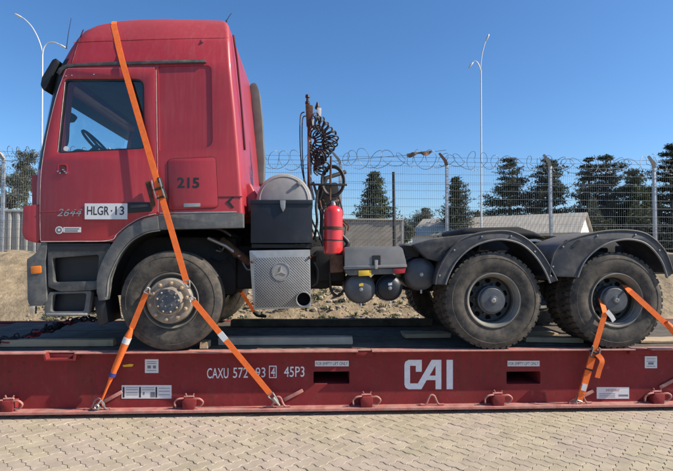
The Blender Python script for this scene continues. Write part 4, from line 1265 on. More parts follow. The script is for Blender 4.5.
# battery box with lid, lamp, air tanks
BO = rnd(Q([(345, 249), (348, 246.8), (399, 246.3), (402.5, 248.5), (406, 262), (406.3, 267), (345, 269.6)], .03), .02)
bm = bmesh.new(); plate(bm, BO, .02, .62); bb = tp('battery_box', bm, m_bat, bevel=.045, seg=4)
bm = bmesh.new(); plate(bm, rnd(Q([(344.3, 266.3), (406.8, 264.2), (407, 267.2), (344.3, 269.6)], .015), .008), .012, .63); tp('lid_rim', bm, m_bat, bb, bevel=.005)
bm = bmesh.new(); plate(bm, rnd(Q([(372, 255.5), (380.5, 255.3), (380.5, 266), (372, 266.3)], .02), .01), .014, .032); tp('latch_recess', bm, m_black, bb)
bm = bmesh.new(); plate(bm, rnd(Q([(374.5, 260), (378, 260), (377.6, 269), (374.8, 269)], .005), .006), .002, .016); tp('latch', bm, m_steel, bb, bevel=.002)
bm = bmesh.new(); plate(bm, rnd(Q([(345, 270), (405.5, 268), (404, 273.5), (348, 275.5)], .03), .02), .03, .58); tp('battery_tray', bm, m_grey, bb, bevel=.01)
bm = bmesh.new(); plate(bm, rnd(Q([(393, 268.6), (405.6, 268), (404.6, 273), (394, 273.6)], .03), .006), .018, .035); tp('red_reflector', bm, m_redlens, bb, bevel=.003)
bm = bmesh.new(); plate(bm, Q([(358.4, 270.6), (371, 270.2), (371, 275.6), (358.4, 276.1)], .03), .014, .03); tp('yellow_tag', bm, m_yel, bb, bevel=.002)
for a_, b_, r_, mm, y_ in ((360.7, 289, .168, m_airtank, .10), (389.3, 287.8, .152, m_navy, .12), (420.5, 274.3, .185, m_airtank, .16)):
    c_ = S(a_, b_, y_)
    bm = bmesh.new(); lathe(bm, c_, [(.001, -.055), (r_*.35, -.05), (r_*.65, -.036), (r_*.87, -.012), (r_*.97, .018), (r_, .05), (r_, .62), (r_*.87, .68), (.01, .72)], 40); at = tp('air_tank', bm, mm, ang=50)
    bm = bmesh.new(); plate(bm, [(c_.x - r_*.14, c_.z + r_*.20), (c_.x + r_*.14, c_.z + r_*.22), (c_.x + r_*.14, c_.z + r_*.40), (c_.x - r_*.14, c_.z + r_*.38)], y_ - .060, y_ - .040)
    tp('tank_label', bm, m_yel if a_ < 370 else m_sticker, at) if a_ < 400 else bm.free()
    bm = bmesh.new(); tube(bm, [(c_.x, y_ - .03, c_.z - r_*.93), (c_.x, y_ - .03, c_.z - r_*1.15)], .010, 6); tp('drain_valve', bm, m_steel, at)
    bm = bmesh.new(); tube(bm, [c_ + Vector((r_*.955*math.cos(2*math.pi*i/40), .012, r_*.955*math.sin(2*math.pi*i/40))) for i in range(41)], .005, 6, cap=False); tp('weld_ring', bm, m_airtank, at, ang=60)
    bm = bmesh.new(); lathe(bm, c_ + Vector((0, -.055, 0)), [(.001, -.022), (.012, -.020), (.014, -.006), (.022, -.004), (.022, .012)], 6); tp('port_plug', bm, m_steel, at)
    bm = bmesh.new(); lathe(bm, c_ + Vector((0, .14, 0)), [(r_ + .001, 0), (r_ + .008, .002), (r_ + .008, .035), (r_ + .001, .037)], 40); tp('tank_band', bm, m_blackish, at)
bm = bmesh.new(); plate(bm, rnd(Q([(404, 245), (419, 246), (419, 257), (405, 257)], .2), .02), .2, .5); tp('valve_block', bm, m_blackish, bevel=.01)
bm = bmesh.new(); plate(bm, rnd(Q([(404, 243.2), (420, 244.3), (419, 246.4), (404, 245.4)], .2), .01), .16, .55); tp('valve_bracket', bm, m_tank, bevel=.004)

# hoses and bracket between silencer and battery box, extinguisher bracket
bm = bmesh.new(); plate(bm, rnd(Q([(330.5, 255.5), (343, 255), (343, 272), (330.5, 273)], .15), .01), .15, .4); tp('bracket_block', bm, m_rust, bevel=.01)
for i, L in enumerate(([(314, 262), (318, 270), (317, 282), (312, 286)], [(330, 272), (331, 290), (338, 296), (344, 290)], [(312, 256), (320, 254), (327, 250)], [(342, 236), (348, 243), (345, 249)], [(314, 240), (317, 222), (316, 205), (318, 190)], [(320, 240), (321, 215), (317, 196), (313, 182)])):
    bm = bmesh.new(); tube(bm, smooth_line([tuple(S(a_, b_, .25 + .12*i)) for a_, b_ in L], 6), .016 if i != 3 else .03, 8); tp('hose', bm, m_hose, ang=60)
for i in range(10):
    rg = random.Random(50 + i); bm = bmesh.new()
    pts = [S(rg.uniform(300, 340), rg.uniform(196, 214), .8)]
    for j in range(4): pts.append(pts[-1] + Vector((rg.uniform(-.06, .08), rg.uniform(-.1, .06), -rg.uniform(.06, .2))))
    tube(bm, smooth_line([tuple(p) for p in pts], 4), .012, 5); tp('hose', bm, m_hose if i % 2 else m_rust, ang=60)
bm = bmesh.new(); a, b = S(316, 262, .6), S(345, 262, .6); box(bm, a.x, b.x, .45, .84, DECK + .72, DECK + 1.1); tp('pump_housing', bm, m_blackish, bevel=.04)

# mast with coiled air lines behind the cab
YM = 1.0
bm = bmesh.new(); tube(bm, [S(309.5, 106, YM), S(309.5, 200, YM), S(311, 240, YM)], .028, 8); ms = tp('hose_mast', bm, m_rust, ang=60)
bm = bmesh.new(); plate(bm, rnd(Q([(305.5, 104), (313, 105.5), (312.5, 127), (306.5, 126)], YM - .03), .02), YM - .04, YM + .04); tp('mast_head', bm, m_rust, ms, bevel=.008)
bm = bmesh.new(); lathe(bm, S(307.5, 104, YM), [(.03, 0), (.03, .03), (.018, .04), (.018, .08), (.030, .085), (.026, .12)], 12, 'Z'); tp('mast_knob', bm, m_black, ms)
bm = bmesh.new(); plate(bm, rnd(Q([(317, 108.5), (321.3, 109), (320.8, 119), (316.8, 118.5)], YM), .012), YM - .05, YM + .05); tp('work_lamp', bm, m_sticker, ms, bevel=.008)
bm = bmesh.new(); lathe(bm, S(317.5, 109, YM), [(.03, 0), (.035, .02), (.02, .06), (.012, .09)], 10, 'Z'); tp('lamp_bracket', bm, m_black, ms)
bm = bmesh.new(); tube(bm, smooth_line([tuple(S(a_, b_, YM - .05)) for a_, b_ in ((312.5, 118), (311, 130), (308.8, 145), (310, 170), (311, 186), (314, 200))], 4), .016, 8); tp('mast_pipe', bm, m_tank, ms, ang=60)
for k_, L in enumerate(([(304.5, 112), (300.5, 116), (300, 140), (301.5, 165), (305, 186)], [(306, 116), (302.5, 120), (302.3, 150), (304, 176), (308, 190)])):
    bm = bmesh.new(); tube(bm, smooth_line([tuple(S(a_, b_, YM - .1)) for a_, b_ in L], 5), .008, 6); tp('cable', bm, m_hose, ms, ang=60)
for k_, L in enumerate(([(312.5, 122), (322, 124), (330, 134), (328, 146), (321, 152), (318, 160), (320, 168)], [(314, 130), (318, 136), (320, 145), (318, 155), (322, 164), (319, 172)], [(313, 119), (325, 128), (331, 140), (326, 152), (319, 157)])):
    P = [Vector(p) for p in smooth_line([tuple(S(a_, b_, YM - .06 - .08*k_)) for a_, b_ in L], 60)]
    pts = []
    T = 15 if k_ < 2 else 13
    for i, p in enumerate(P):
        d = (P[min(i+1, len(P)-1)] - P[max(i-1, 0)]).normalized(); u = Vector((0, 1, 0)); w = d.cross(u).normalized()
        t = i / (len(P)-1) * 2*math.pi*T
        pts.append(p + (u*math.cos(t) + w*math.sin(t)) * (.075 + .02*math.sin(i*.05 + k_)) + d * .035*math.cos(t))
    bm = bmesh.new(); tube(bm, pts, .0095, 6); tp('coiled_air_line', bm, m_hose, ms, ang=70)
bm = bmesh.new(); c_ = S(333, 181, YM - .15)
for rr_, yo in ((.185, 0), (.17, .03), (.178, .06)):
    tube(bm, [c_ + Vector((rr_*.78*math.cos(t), yo, rr_*1.05*math.sin(t))) for t in [2*math.pi*i/36 for i in range(37)]], .014, 8, cap=False)
tp('hose_loop', bm, m_hose, ms, ang=60)
bm = bmesh.new(); a, b = S(310, 184.5, YM - .2), S(347, 184.5, YM - .2); box(bm, a.x, b.x, YM - .22, YM - .19, a.z - .012, a.z + .012); tp('cross_bar', bm, m_blackish, ms, bevel=.003)
bm = bmesh.new(); tube(bm, [S(331, 156, YM - .2), S(330, 200, YM - .2)], .014, 8); tp('mast_stay', bm, m_rust, ms)
bm = bmesh.new(); tube(bm, [S(318, 200, YM), S(326, 178, YM), S(345, 172, YM + .2)], .03, 8); tp('mast_arm', bm, m_blackish, ms, ang=60)
bm = bmesh.new(); plate(bm, rnd(Q([(318, 184), (338, 182), (340, 206), (318, 208)], 1.1), .05), 1.1, 1.5); tp('control_box', bm, m_blackish, ms, bevel=.03)
# SECTION3
# ------------------------------------------------------------------ fire extinguisher
fe = empty('fire_extinguisher', S(333, 254, .22), 'red fire extinguisher clamped upright between tool box and battery box', 'fire extinguisher')
c_ = S(333.2, 254, .22); hgt = S(333, 206, .22).z - c_.z; rr = (S(342.6, 230, .22).x - S(323.8, 230, .22).x)/2
bm = bmesh.new(); lathe(bm, c_, [(rr*.90, 0), (rr, .012), (rr, hgt*.86), (rr*.93, hgt*.92), (rr*.7, hgt*.975), (rr*.35, hgt), (rr*.25, hgt*1.02)], 36, 'Z'); finish(bm, 'cylinder', m_fire, fe, ang=40)
bm = bmesh.new(); lathe(bm, c_ + Vector((0, 0, hgt*1.0)), [(rr*.26, 0), (rr*.26, .03), (rr*.2, .05)], 12, 'Z')
tube(bm, [c_ + Vector((-.02, 0, hgt + .045)), c_ + Vector((.06, -.02, hgt + .065))], .012, 6); finish(bm, 'valve', m_steel, fe)
bm = bmesh.new(); tube(bm, smooth_line([tuple(c_ + Vector(v)) for v in ((-.03, 0, hgt + .04), (-.11, -.02, hgt - .02), (-.125, -.04, hgt*.6), (-.12, -.04, hgt*.15))], 5), .011, 6); finish(bm, 'hose', m_hose, fe, ang=60)
for f_, hh, mm in ((.50, .035, m_rust), (.275, .010, m_black)):
    bm = bmesh.new(); lathe(bm, c_ + Vector((0, 0, hgt*f_)), [(rr + .001, 0), (rr + .006, .001), (rr + .006, hh), (rr + .001, hh + .001)], 36, 'Z'); finish(bm, 'clamp_band', mm, fe)

# ------------------------------------------------------------------ ratchet straps
def ribbon(bm, pts, w, side, th=.003):
    """webbing along pts, its width along the in-plane normal of the path"""
    P = [Vector(p) for p in pts]; A = []; 
    for i, p in enumerate(P):
        d = (P[min(i+1, len(P)-1)] - P[max(i-1, 0)]).normalized()
        n = Vector(side)
        s = d.cross(n).normalized()
        A.append([bm.verts.new(p + s*w/2 + n*th), bm.verts.new(p - s*w/2 + n*th), bm.verts.new(p - s*w/2 - n*th), bm.verts.new(p + s*w/2 - n*th)])
    for a, b in zip(A, A[1:]):
        for k in range(4): bm.faces.new((a[k], a[(k+1) % 4], b[(k+1) % 4], b[k]))
    bm.faces.new(A[0][::-1]); bm.faces.new(A[-1])

def between(a, b, n=8, sag=.0):
    a, b = Vector(a), Vector(b)
    return [a.lerp(b, i/n) + Vector((0, 0, -sag*math.sin(math.pi*i/n))) for i in range(n+1)]

def hook(parent, p, d, size=.07, mat=None):
    """wire claw hook at the end of a strap pointing along d"""
    d = Vector(d).normalized(); s = d.cross(Vector((0, 1, 0))).normalized()
    bm = bmesh.new()
    p = Vector(p)
    tube(bm, smooth_line([tuple(p + s*.03), tuple(p + s*.022 + d*size*.5), tuple(p + s*.012 + d*size*.9), tuple(p + d*size + Vector((0, .02, 0))), tuple(p - s*.012 + d*size*.9), tuple(p - s*.022 + d*size*.5), tuple(p - s*.03), tuple(p + s*.03)], 4), .0075, 6)
    return finish(bm, 'hook', mat or m_steel, parent, ang=60)

def ratchet(parent, p, d, L=.17, w=.07, Yoff=-.02, handle=True):
    d = Vector(d).normalized(); s = d.cross(Vector((0, 1, 0))).normalized(); p = Vector(p)
    bm = bmesh.new()
    for q in (-1, 1):
        a = p + s*q*(w/2 + .006)
        for (u0, u1, y0, y1) in ((-L/2, L/2, -.008, -.045),):
            vs = []
            for off in (-.004, .004):
                for (u, y) in ((u0, y0), (u1, y0), (u1*.8, y1), (u0*.8, y1)):
                    vs.append(bm.verts.new(a + s*off + d*u + Vector((0, y, 0))))
            for f in ((0,1,2,3), (7,6,5,4), (0,4,5,1), (1,5,6,2), (2,6,7,3), (3,7,4,0)): bm.faces.new([vs[i] for i in f])
    rt = finish(bm, 'ratchet', m_steel, parent)
    bm = bmesh.new()
    tube(bm, [p - s*(w/2 + .02) + Vector((0, -.03, 0)), p + s*(w/2 + .02) + Vector((0, -.03, 0))], .013, 8)
    tube(bm, [p - s*(w/2) + d*L*.42 + Vector((0, -.03, 0)), p + s*(w/2) + d*L*.42 + Vector((0, -.03, 0))], .009, 8)
    finish(bm, 'spindle', m_chain, rt)
    return rt

WB = .062
# 1: over the roof, down the cab side to the front hub
s1 = empty('ratchet_strap', S(187, 285, -.06), 'long orange ratchet strap over cab roof down to the front wheel hub', 'ratchet strap', 'orange ratchet straps')
bm = bmesh.new()
down = [S(122.5, 62, -.030)] + between(S(122.5, 62, -.030), S(187, 284, -.115), 14)[1:]
side = [on_cab(a_, b_, .006) for a_, b_ in ((113.6, 24.5), (114.4, 28), (115.6, 33), (116.9, 38), (118.6, 46), (120.6, 54))]
ribbon(bm, side + down, WB, (0, -1, 0))
finish(bm, 'webbing', m_strap, s1)
bm = bmesh.new()
x_ = side[0].x
back = [side[0] + Vector((0, .002, 0))]
yy = side[0].y + .02
while yy < TW - .22:
    h = CAB.ray_cast(Vector((x_, yy, 6)), Vector((0, 0, -1)))
    if h[0]: back.append(h[0] + Vector((0, 0, .006)))
    yy += .03 if yy < .5 or yy > TW - .5 else .2
zt_ = back[-1].z
back += [Vector((x_ + .02, TW - .08, zt_ - .25)), Vector((x_ + .1, TW + .05, zt_ - .7)), Vector((x_ + .4, TW + .1, 1.6)), Vector((x_ + .6, TW + .06, .7))]
A = []
for p in back: A.append((bm.verts.new(p - Vector((WB/2, 0, 0))), bm.verts.new(p + Vector((WB/2, 0, 0)))))
for a, b in zip(A, A[1:]): bm.faces.new((a[0], a[1], b[1], b[0]))
finish(bm, 'webbing', m_strap, s1, ang=60)
d = (S(187, 284, -.11) - S(122.5, 62, -.03))
hook(s1, S(186.5, 281, -.115), d, .08)
rt = ratchet(s1, S(158.8, 189, -.07), d, .23, .072)
bm = bmesh.new(); plate(bm, rnd(Q([(145.5, 182.5), (150, 180), (155.5, 205), (152.5, 209)], -.06), .01), -.075, -.055); finish(bm, 'ratchet_handle', m_rust, rt, bevel=.004)
bm = bmesh.new(); plate(bm, rnd(Q([(157.5, 178), (161, 177), (167.5, 198), (166, 201.5), (163, 201.5)], -.06), .01), -.080, -.055); finish(bm, 'ratchet_handle', m_chain, rt, bevel=.004)

# 2: hub forward to the flange ring, with padded sleeve and bundle
s2 = empty('ratchet_strap', S(98, 408, .05), 'orange strap running forward from front hub to the deck side with blue band', 'ratchet strap', 'orange ratchet straps')
a2, b2 = S(147, 291, -.07), S(104, 395, .03)
bm = bmesh.new()
pts = between(a2, b2, 14)
ribbon(bm, pts[:6], WB*.9, (0, -1, 0)); finish(bm, 'webbing', m_strap, s2)
bm = bmesh.new()
P = pts[5:14]; tube(bm, P, [.020, .036, .040, .036, .034, .034, .030, .020, .012], 10); bu = finish(bm, 'rolled_webbing', m_strap, s2, ang=60)
for v in bu.data.vertices: v.co += Vector((0, 0, 0))
bm = bmesh.new(); d = (b2 - a2).normalized(); q = a2.lerp(b2, .47); tube(bm, [q - d*.03, q + d*.035], .041, 12); finish(bm, 'white_tape', m_sticker, s2, ang=60)
bm = bmesh.new(); q = a2.lerp(b2, .80); tube(bm, [q - d*.022, q + d*.022], .0365, 12); finish(bm, 'blue_band', m_blueband, s2, ang=60)
bm = bmesh.new(); tube(bm, [pts[13] - d*.03, b2, S(100.5, 403, .045)], [.014, .012, .010], 8); finish(bm, 'webbing_end', m_strap, s2, ang=60)
bm = bmesh.new()
q = S(98.5, 405.5, .05)
lathe(bm, q + Vector((0, -.03, 0)), [(.020, .0), (.028, -.012), (.020, -.022), (.012, -.012)], 14, closed=True)
tube(bm, smooth_line([tuple(S(101.5, 400, .035)), tuple(S(99, 403, .02)), tuple(S(96.5, 406, .02)), tuple(S(98, 409, .03)), tuple(S(101, 407, .04))], 4), .011, 6)
tube(bm, smooth_line([tuple(S(101.5, 401, .03)), tuple(S(104, 404, .03)), tuple(S(105, 408, .05)), tuple(S(109, 410, .05))], 4), .008, 6)
finish(bm, 'hook', m_steel, s2, ang=50)
hook(s2, S(146.5, 293, -.075), Vector(a2 - b2), .06)

# 3: hub backward to the flange ring
s3 = empty('ratchet_strap', S(278, 405, .05), 'orange strap slanting back from front hub across the white container number', 'ratchet strap', 'orange ratchet straps')
a3, b3 = S(192.5, 300, -.08), S(271, 395, .03)
bm = bmesh.new(); ribbon(bm, between(a3, b3, 12), WB*.95, (0, -1, 0)); finish(bm, 'webbing', m_strap, s3)
d = (b3 - a3).normalized(); s = d.cross(Vector((0, 1, 0))).normalized()
bm = bmesh.new(); q = a3.lerp(b3, .38); ribbon(bm, [q - d*.05, q + d*.05], WB*1.02, (0, -1, 0), .005); finish(bm, 'white_tape', m_sticker, s3)
hook(s3, b3 - d*.01, d, .13)
bm = bmesh.new(); tube(bm, [S(273, 397.5, .02), S(279.5, 405.5, .045)], [.018, .012], 8); finish(bm, 'hook_shank', m_steel, s3)
hook(s3, a3 + d*.01, -d, .06)
# 4: last rear wheel down to the flange ring
s4 = empty('ratchet_strap', S(579, 406, .05), 'orange strap with ratchet dropping from last rear wheel to the deck side', 'ratchet strap', 'orange ratchet straps')
a4, b4 = S(605, 313, -.03), S(579.5, 401, .04)
a4i = S(601, 299, .10)
bm = bmesh.new(); ribbon(bm, [a4i, S(604, 309, .0)] + between(S(605, 313, -.035), b4, 12), WB, (0, -1, 0)); finish(bm, 'webbing', m_strap, s4)
d = (b4 - a4).normalized()
bm = bmesh.new(); q = a4.lerp(b4, .62); ribbon(bm, [q - d*.12, q + d*.30], WB*1.15, (0, -1, 0), .010); finish(bm, 'doubled_webbing', m_strap, s4)
ratchet(s4, a4.lerp(b4, .44), d, .13, .07)
bm = bmesh.new(); q = a4.lerp(b4, .64) + Vector((0, -.012, 0)); ribbon(bm, [q - d*.010, q + d*.010], WB*1.35, (0, -1, 0), .008); finish(bm, 'black_band', m_black, s4)
bm = bmesh.new(); q = a4.lerp(b4, .84) + Vector((0, -.012, 0)); ribbon(bm, [q - d*.035, q + d*.04], WB*.9, (0, -1, 0), .003); finish(bm, 'white_tape', m_sticker, s4)
hook(s4, b4, d, .07)
bm = bmesh.new(); ribbon(bm, [S(607, 311, -.045), S(612, 317, -.03), S(614, 321, .0)], .05, (0, -1, 0)); finish(bm, 'white_sleeve', m_sticker, s4)
bm = bmesh.new(); q = a4.lerp(b4, .46); ribbon(bm, smooth_line([tuple(q + Vector((.02, -.05, 0))), tuple(q + Vector((.045, -.09, -.06))), tuple(q + Vector((.02, -.08, -.16))), tuple(q + Vector((.0, -.07, -.25)))], 5), WB*.9, (0, -1, 0)); finish(bm, 'loose_tail', m_strap, s4)
# 5: last rear wheel backward, leaving the frame
s5 = empty('ratchet_strap', S(674, 336, -.03), 'orange strap pulled backward from last rear wheel over its tyre', 'ratchet strap', 'orange ratchet straps')
a5, b5 = S(630, 291, -.02), S(712, 366, .03)
bm = bmesh.new(); ribbon(bm, [S(624, 285, .10)] + between(a5, b5, 10), WB, (0, -1, 0)); finish(bm, 'webbing', m_strap, s5)
bm = bmesh.new(); tube(bm, [S(666, 322.5, -.04), S(674, 331, -.04), S(684, 342, -.03)], [.026, .040, .036], 10); finish(bm, 'rolled_webbing', m_strap, s5, ang=60)
hook(s5, b5, b5 - a5, .07)
# 6: far strap end seen below the silencer box
s6 = empty('ratchet_strap', S(252, 312, 1.9), 'dark orange strap end hanging under the silver silencer box', 'ratchet strap', 'orange ratchet straps')
bm = bmesh.new(); ribbon(bm, between(S(240, 290, 1.75), S(255, 313, 1.9), 5), .05, (0, -1, 0)); finish(bm, 'webbing', m_strap, s6)
bm = bmesh.new(); tube(bm, smooth_line([tuple(S(254, 312, 1.9)), tuple(S(259, 315, 1.9)), tuple(S(266, 316.5, 1.95))], 4), [.03, .03, .035, .04, .035, .03, .03, .025, .02], 8); finish(bm, 'ratchet', m_chain, s6, ang=60)

# ------------------------------------------------------------------ mesh fence on the bank
YF = 6.5
def gz(x, y): return bank_z(x, y)
PX = [S(p, 250, YF).x for p in (340, 447, 551, 655.5)]
step = (PX[3] - PX[0]) / 3
PX = [PX[0] - step*k for k in range(5, 0, -1)] + PX + [PX[3] + step*k for k in (1, 2)]
ZT = S(500, 167, YF).z
fence = empty('mesh_fence', (PX[5], YF, gz(PX[5], YF)), 'grey welded mesh fence with coiled razor wire along sandy bank', 'fence')
for i, x in enumerate(PX):
    bm = bmesh.new(); g = gz(x, YF) - .15
    box(bm, x - .035, x + .035, YF - .035, YF + .035, g, ZT + .04)
    po = finish(bm, 'fence_post', m_galv, fence, bevel=.006)
    bm = bmesh.new()
    tube(bm, [(x, YF, ZT + .02), (x - .05, YF - .05, ZT + .13), (x - .21, YF - .10, ZT + .30)], [.045, .05, .035], 4); finish(bm, 'post_arm', m_conc if i != 6 else m_cloth, po)
ZB = 1.66
for x0, x1 in zip(PX, PX[1:]):
    bm = bmesh.new()
    n = int((x1 - x0)/.052)
    for k in range(1, n):
        x = x0 + (x1 - x0)*k/n
        tube(bm, [(x, YF - .04, min(gz(x, YF), ZB) + .02), (x, YF - .04, ZT)], .0022, 4, cap=False)
    z = ZT - .01; j = 0
    while z > ZB:
        off = -.04
        tube(bm, [(x0, YF - .046, z), (x1, YF - .046, z)], .0034, 4, cap=False)
        if j % 5 == 2:
            tube(bm, [(x0, YF - .055, z - .045), (x1, YF - .055, z - .045)], .0034, 4, cap=False)
        z -= .2; j += 1
    finish(bm, 'mesh_panel', m_wire, fence, ang=90)
bm = bmesh.new()
pts = []
rg = random.Random(11)
x = PX[0]; t = 0
ph = [rg.uniform(.65, 1.3) for _ in range(400)]
while x < PX[-1]:
    k = int(t/(2*math.pi)); f = t/(2*math.pi) - k
    am = ph[k]*(1-f) + ph[k+1]*f
    pts.append((x + .185*am*math.cos(t + .5*math.sin(k*2.1)), YF - .10 + .14*math.cos(t + .6 + k), ZT + .10 + .20*am*math.sin(t) + .05*math.sin(x*.7)))
    t += .28; x += .28/(2*math.pi)*.27*ph[k]
tube(bm, pts, .0060, 4, cap=False); finish(bm, 'razor_wire_coil', m_razor, fence, ang=90)
bm = bmesh.new()
for dz, dy in ((.20, -.06), (.10, -.03)):
    tube(bm, [(PX[0], YF + dy, ZT + dz), (PX[-1], YF + dy, ZT + dz)], .0035, 4, cap=False)
tube(bm, [S(300, 165.5, YF - .1), S(345, 160, YF - .1), S(408, 155, YF - .1), S(446, 150, YF - .1)], .006, 4, cap=False)
finish(bm, 'line_wire', m_razor, fence)
# rag caught on the wire
bm = bmesh.new()
rg = random.Random(2)
top = [S(407 + i*2.75, 153.2 - i*.32 + rg.uniform(-.4, .4), YF - .12) for i in range(10)]
hh = [3.5, 5, 4.2, 3.2, 1.8, 2.2, 4.2, 5.2, 4, 2]
va = [bm.verts.new(p) for p in top]
vb = [bm.verts.new(S(407 + i*2.75, 153.2 - i*.32 + hh[i], YF - .12 + .05*math.sin(i*1.7))) for i in range(10)]
vc = [bm.verts.new(p + Vector((0, .06 + .03*math.sin(i), -.02))) for i, p in enumerate(top)]
for A, B in ((va, vb), (vc, va), (vb, vc)):
    for i in range(9): bm.faces.new((A[i], A[i+1], B[i+1], B[i]))
tag(finish(bm, 'rag', m_cloth, ang=60), 'brown rag caught on the wire above the fence', 'rag')

# dark bare pole behind the fence
bm = bmesh.new(); p = S(393.5, 172, 9.0)
tube(bm, [(p.x + .03, 9, gz(p.x, 9) - .1), (p.x, 9, p.z)], [.05, .04], 8)
tag(finish(bm, 'dark_post', m_blackish, ang=60), 'dark bare post standing alone behind the mesh fence', 'post')

# ------------------------------------------------------------------ lamp posts
def lamp_post(px, Y, arms, py_split, label, r0=.065):
    x = S(px, 200, Y).x; g = gz(x, Y) - .1
    root = empty('street_lamp', (x, Y, g), label, 'street lamp', 'street lamps behind the fence')
    zs = S(px, py_split, Y).z
    bm = bmesh.new(); tp_ = S(px, py_split, Y); tube(bm, [(x, Y, g), (tp_.x, Y, zs)], [r0, r0*.6], 10); finish(bm, 'pole', m_pole, root, ang=60)
    bm = bmesh.new(); lathe(bm, (x, Y, g + .1), [(r0*2, 0), (r0*2, .04), (r0*1.2, .06), (r0*1.1, .4)], 12, 'Z'); finish(bm, 'base', m_pole, root)
    for L in arms:
        P = smooth_line([tuple(S(a, b, Y)) for a, b in L], 6)
        bm = bmesh.new(); tube(bm, P, r0*.5, 8); ar = finish(bm, 'arm', m_pole, root, ang=60)
        e, f = Vector(P[-1]), Vector(P[-3]); d = (e - f).normalized()
        bm = bmesh.new()
        u = Vector((0, 1, 0)); w = d.cross(u).normalized()
        rings = []
        for t, a, b in ((-.05, .05, .04), (.06, .10, .055), (.20, .12, .06), (.34, .10, .05), (.42, .04, .03)):
            rings.append([bm.verts.new(e + d*t + u*a*math.cos(k*math.pi/5) + w*b*math.sin(k*math.pi/5)) for k in range(10)])
        for A, B in zip(rings, rings[1:]):
            for k in range(10): bm.faces.new((A[k], A[(k+1) % 10], B[(k+1) % 10], B[k]))
        bm.faces.new(rings[0][::-1]); bm.faces.new(rings[-1])
        finish(bm, 'lamp_head', m_pole, ar, ang=60)
lamp_post(42.5, 24, [[(42.5, 58), (42, 50), (38, 38), (32, 27), (25, 19.5), (21, 17)], [(42.5, 56), (43.5, 49), (46, 44.5), (50, 42.3), (55, 42.5), (60, 44.8)]], 54, 'twin armed pale street lamp rising behind the windscreen of the truck')
lamp_post(481, 25, [[(480.5, 72), (481, 62), (482.5, 52), (485, 43), (486.2, 40)], [(480.5, 72), (479.3, 66), (476.5, 61.5), (474, 61.5), (472.5, 63)]], 70, 'twin armed slender street lamp rising beyond the rear wheels and fence')

# ------------------------------------------------------------------ buildings beyond the fence
def tan_shed():
    root = empty('long_shed', (S(500, 240, 29).x, 29, gz(0, 29)), 'long low white shed with pale tan roof behind the rear wheels', 'building')
    Yn = 26.0
    P1 = S(578, 240, Yn); P1 = Vector((P1.x, Yn, 0))
    P2 = S(590.5, 240, Yn + 3.4); P2 = Vector((P2.x, Yn + 3.4, 0))
    g = (P2 - P1); gw = g.length; g.normalize()
    l = Vector((-g.y, g.x, 0))
    if l.x > 0: l = -l
    # long wall reaches the pixel column 413
    t = 0
    while True:
        q = P1 + l*t; u = ROT.transposed() @ (q + Vector((0, 0, 2)) - CAM)
        if W0/2 + F0*u.x/-u.z < 413 or t > 40: break
        t += .1
    L = t
    z0 = gz(10, 28) - .1; ze = S(578, 231.5, Yn).z; zr = S(583.5, 212.5, Yn + 1.7).z
    O = P1
    def pt(a, b, z): v = O + l*a + g*b; return Vector((v.x, v.y, z))
    bm = bmesh.new()
    c = [pt(0, 0, z0), pt(0, gw, z0), pt(L, gw, z0), pt(L, 0, z0), pt(0, 0, ze), pt(0, gw, ze), pt(L, gw, ze), pt(L, 0, ze), pt(0, gw/2, zr - .05), pt(L, gw/2, zr - .05)]
    v = [bm.verts.new(p) for p in c]
    for f in ((0, 1, 5, 8, 4), (3, 7, 9, 6, 2), (0, 4, 7, 3), (1, 2, 6, 5), (0, 3, 2, 1)): bm.faces.new([v[i] for i in f])
    finish(bm, 'wall', m_wallw, root, ang=20)
    for sgn in (0, 1):      # corrugated roof sheets, one slope each
        bm = bmesh.new()
        e = -.25 if sgn == 0 else gw + .25
        n = 90; rows = []
        for i in range(n + 1):
            a = -.2 + (L + .4)*i/n; dz = .010*(i % 2)
            ez = ze - .08
            rows.append((bm.verts.new(pt(a, e, ez + dz)), bm.verts.new(pt(a, gw/2, zr + dz)), bm.verts.new(pt(a, e, ez - .05 + dz)), bm.verts.new(pt(a, gw/2, zr - .05 + dz))))
        for A, B in zip(rows, rows[1:]):
            bm.faces.new((A[0], B[0], B[1], A[1])); bm.faces.new((A[2], A[3], B[3], B[2])); bm.faces.new((A[0], A[2], B[2], B[0])); bm.faces.new((A[1], B[1], B[3], A[3]))
        bm.faces.new((rows[0][0], rows[0][1], rows[0][3], rows[0][2])); bm.faces.new((rows[-1][0], rows[-1][2], rows[-1][3], rows[-1][1]))
        finish(bm, 'roof_sheet', m_roof, root, ang=5)
    bm = bmesh.new(); a = pt(0, gw*.3, z0); b = pt(0, gw*.7, z0); n_ = -l*.03
    q = [bm.verts.new(p) for p in (a + n_, b + n_, b + n_ + Vector((0, 0, 1.1)), a + n_ + Vector((0, 0, 1.1)))]; bm.faces.new(q); finish(bm, 'gable_door', m_wallg, root)
tan_shed()

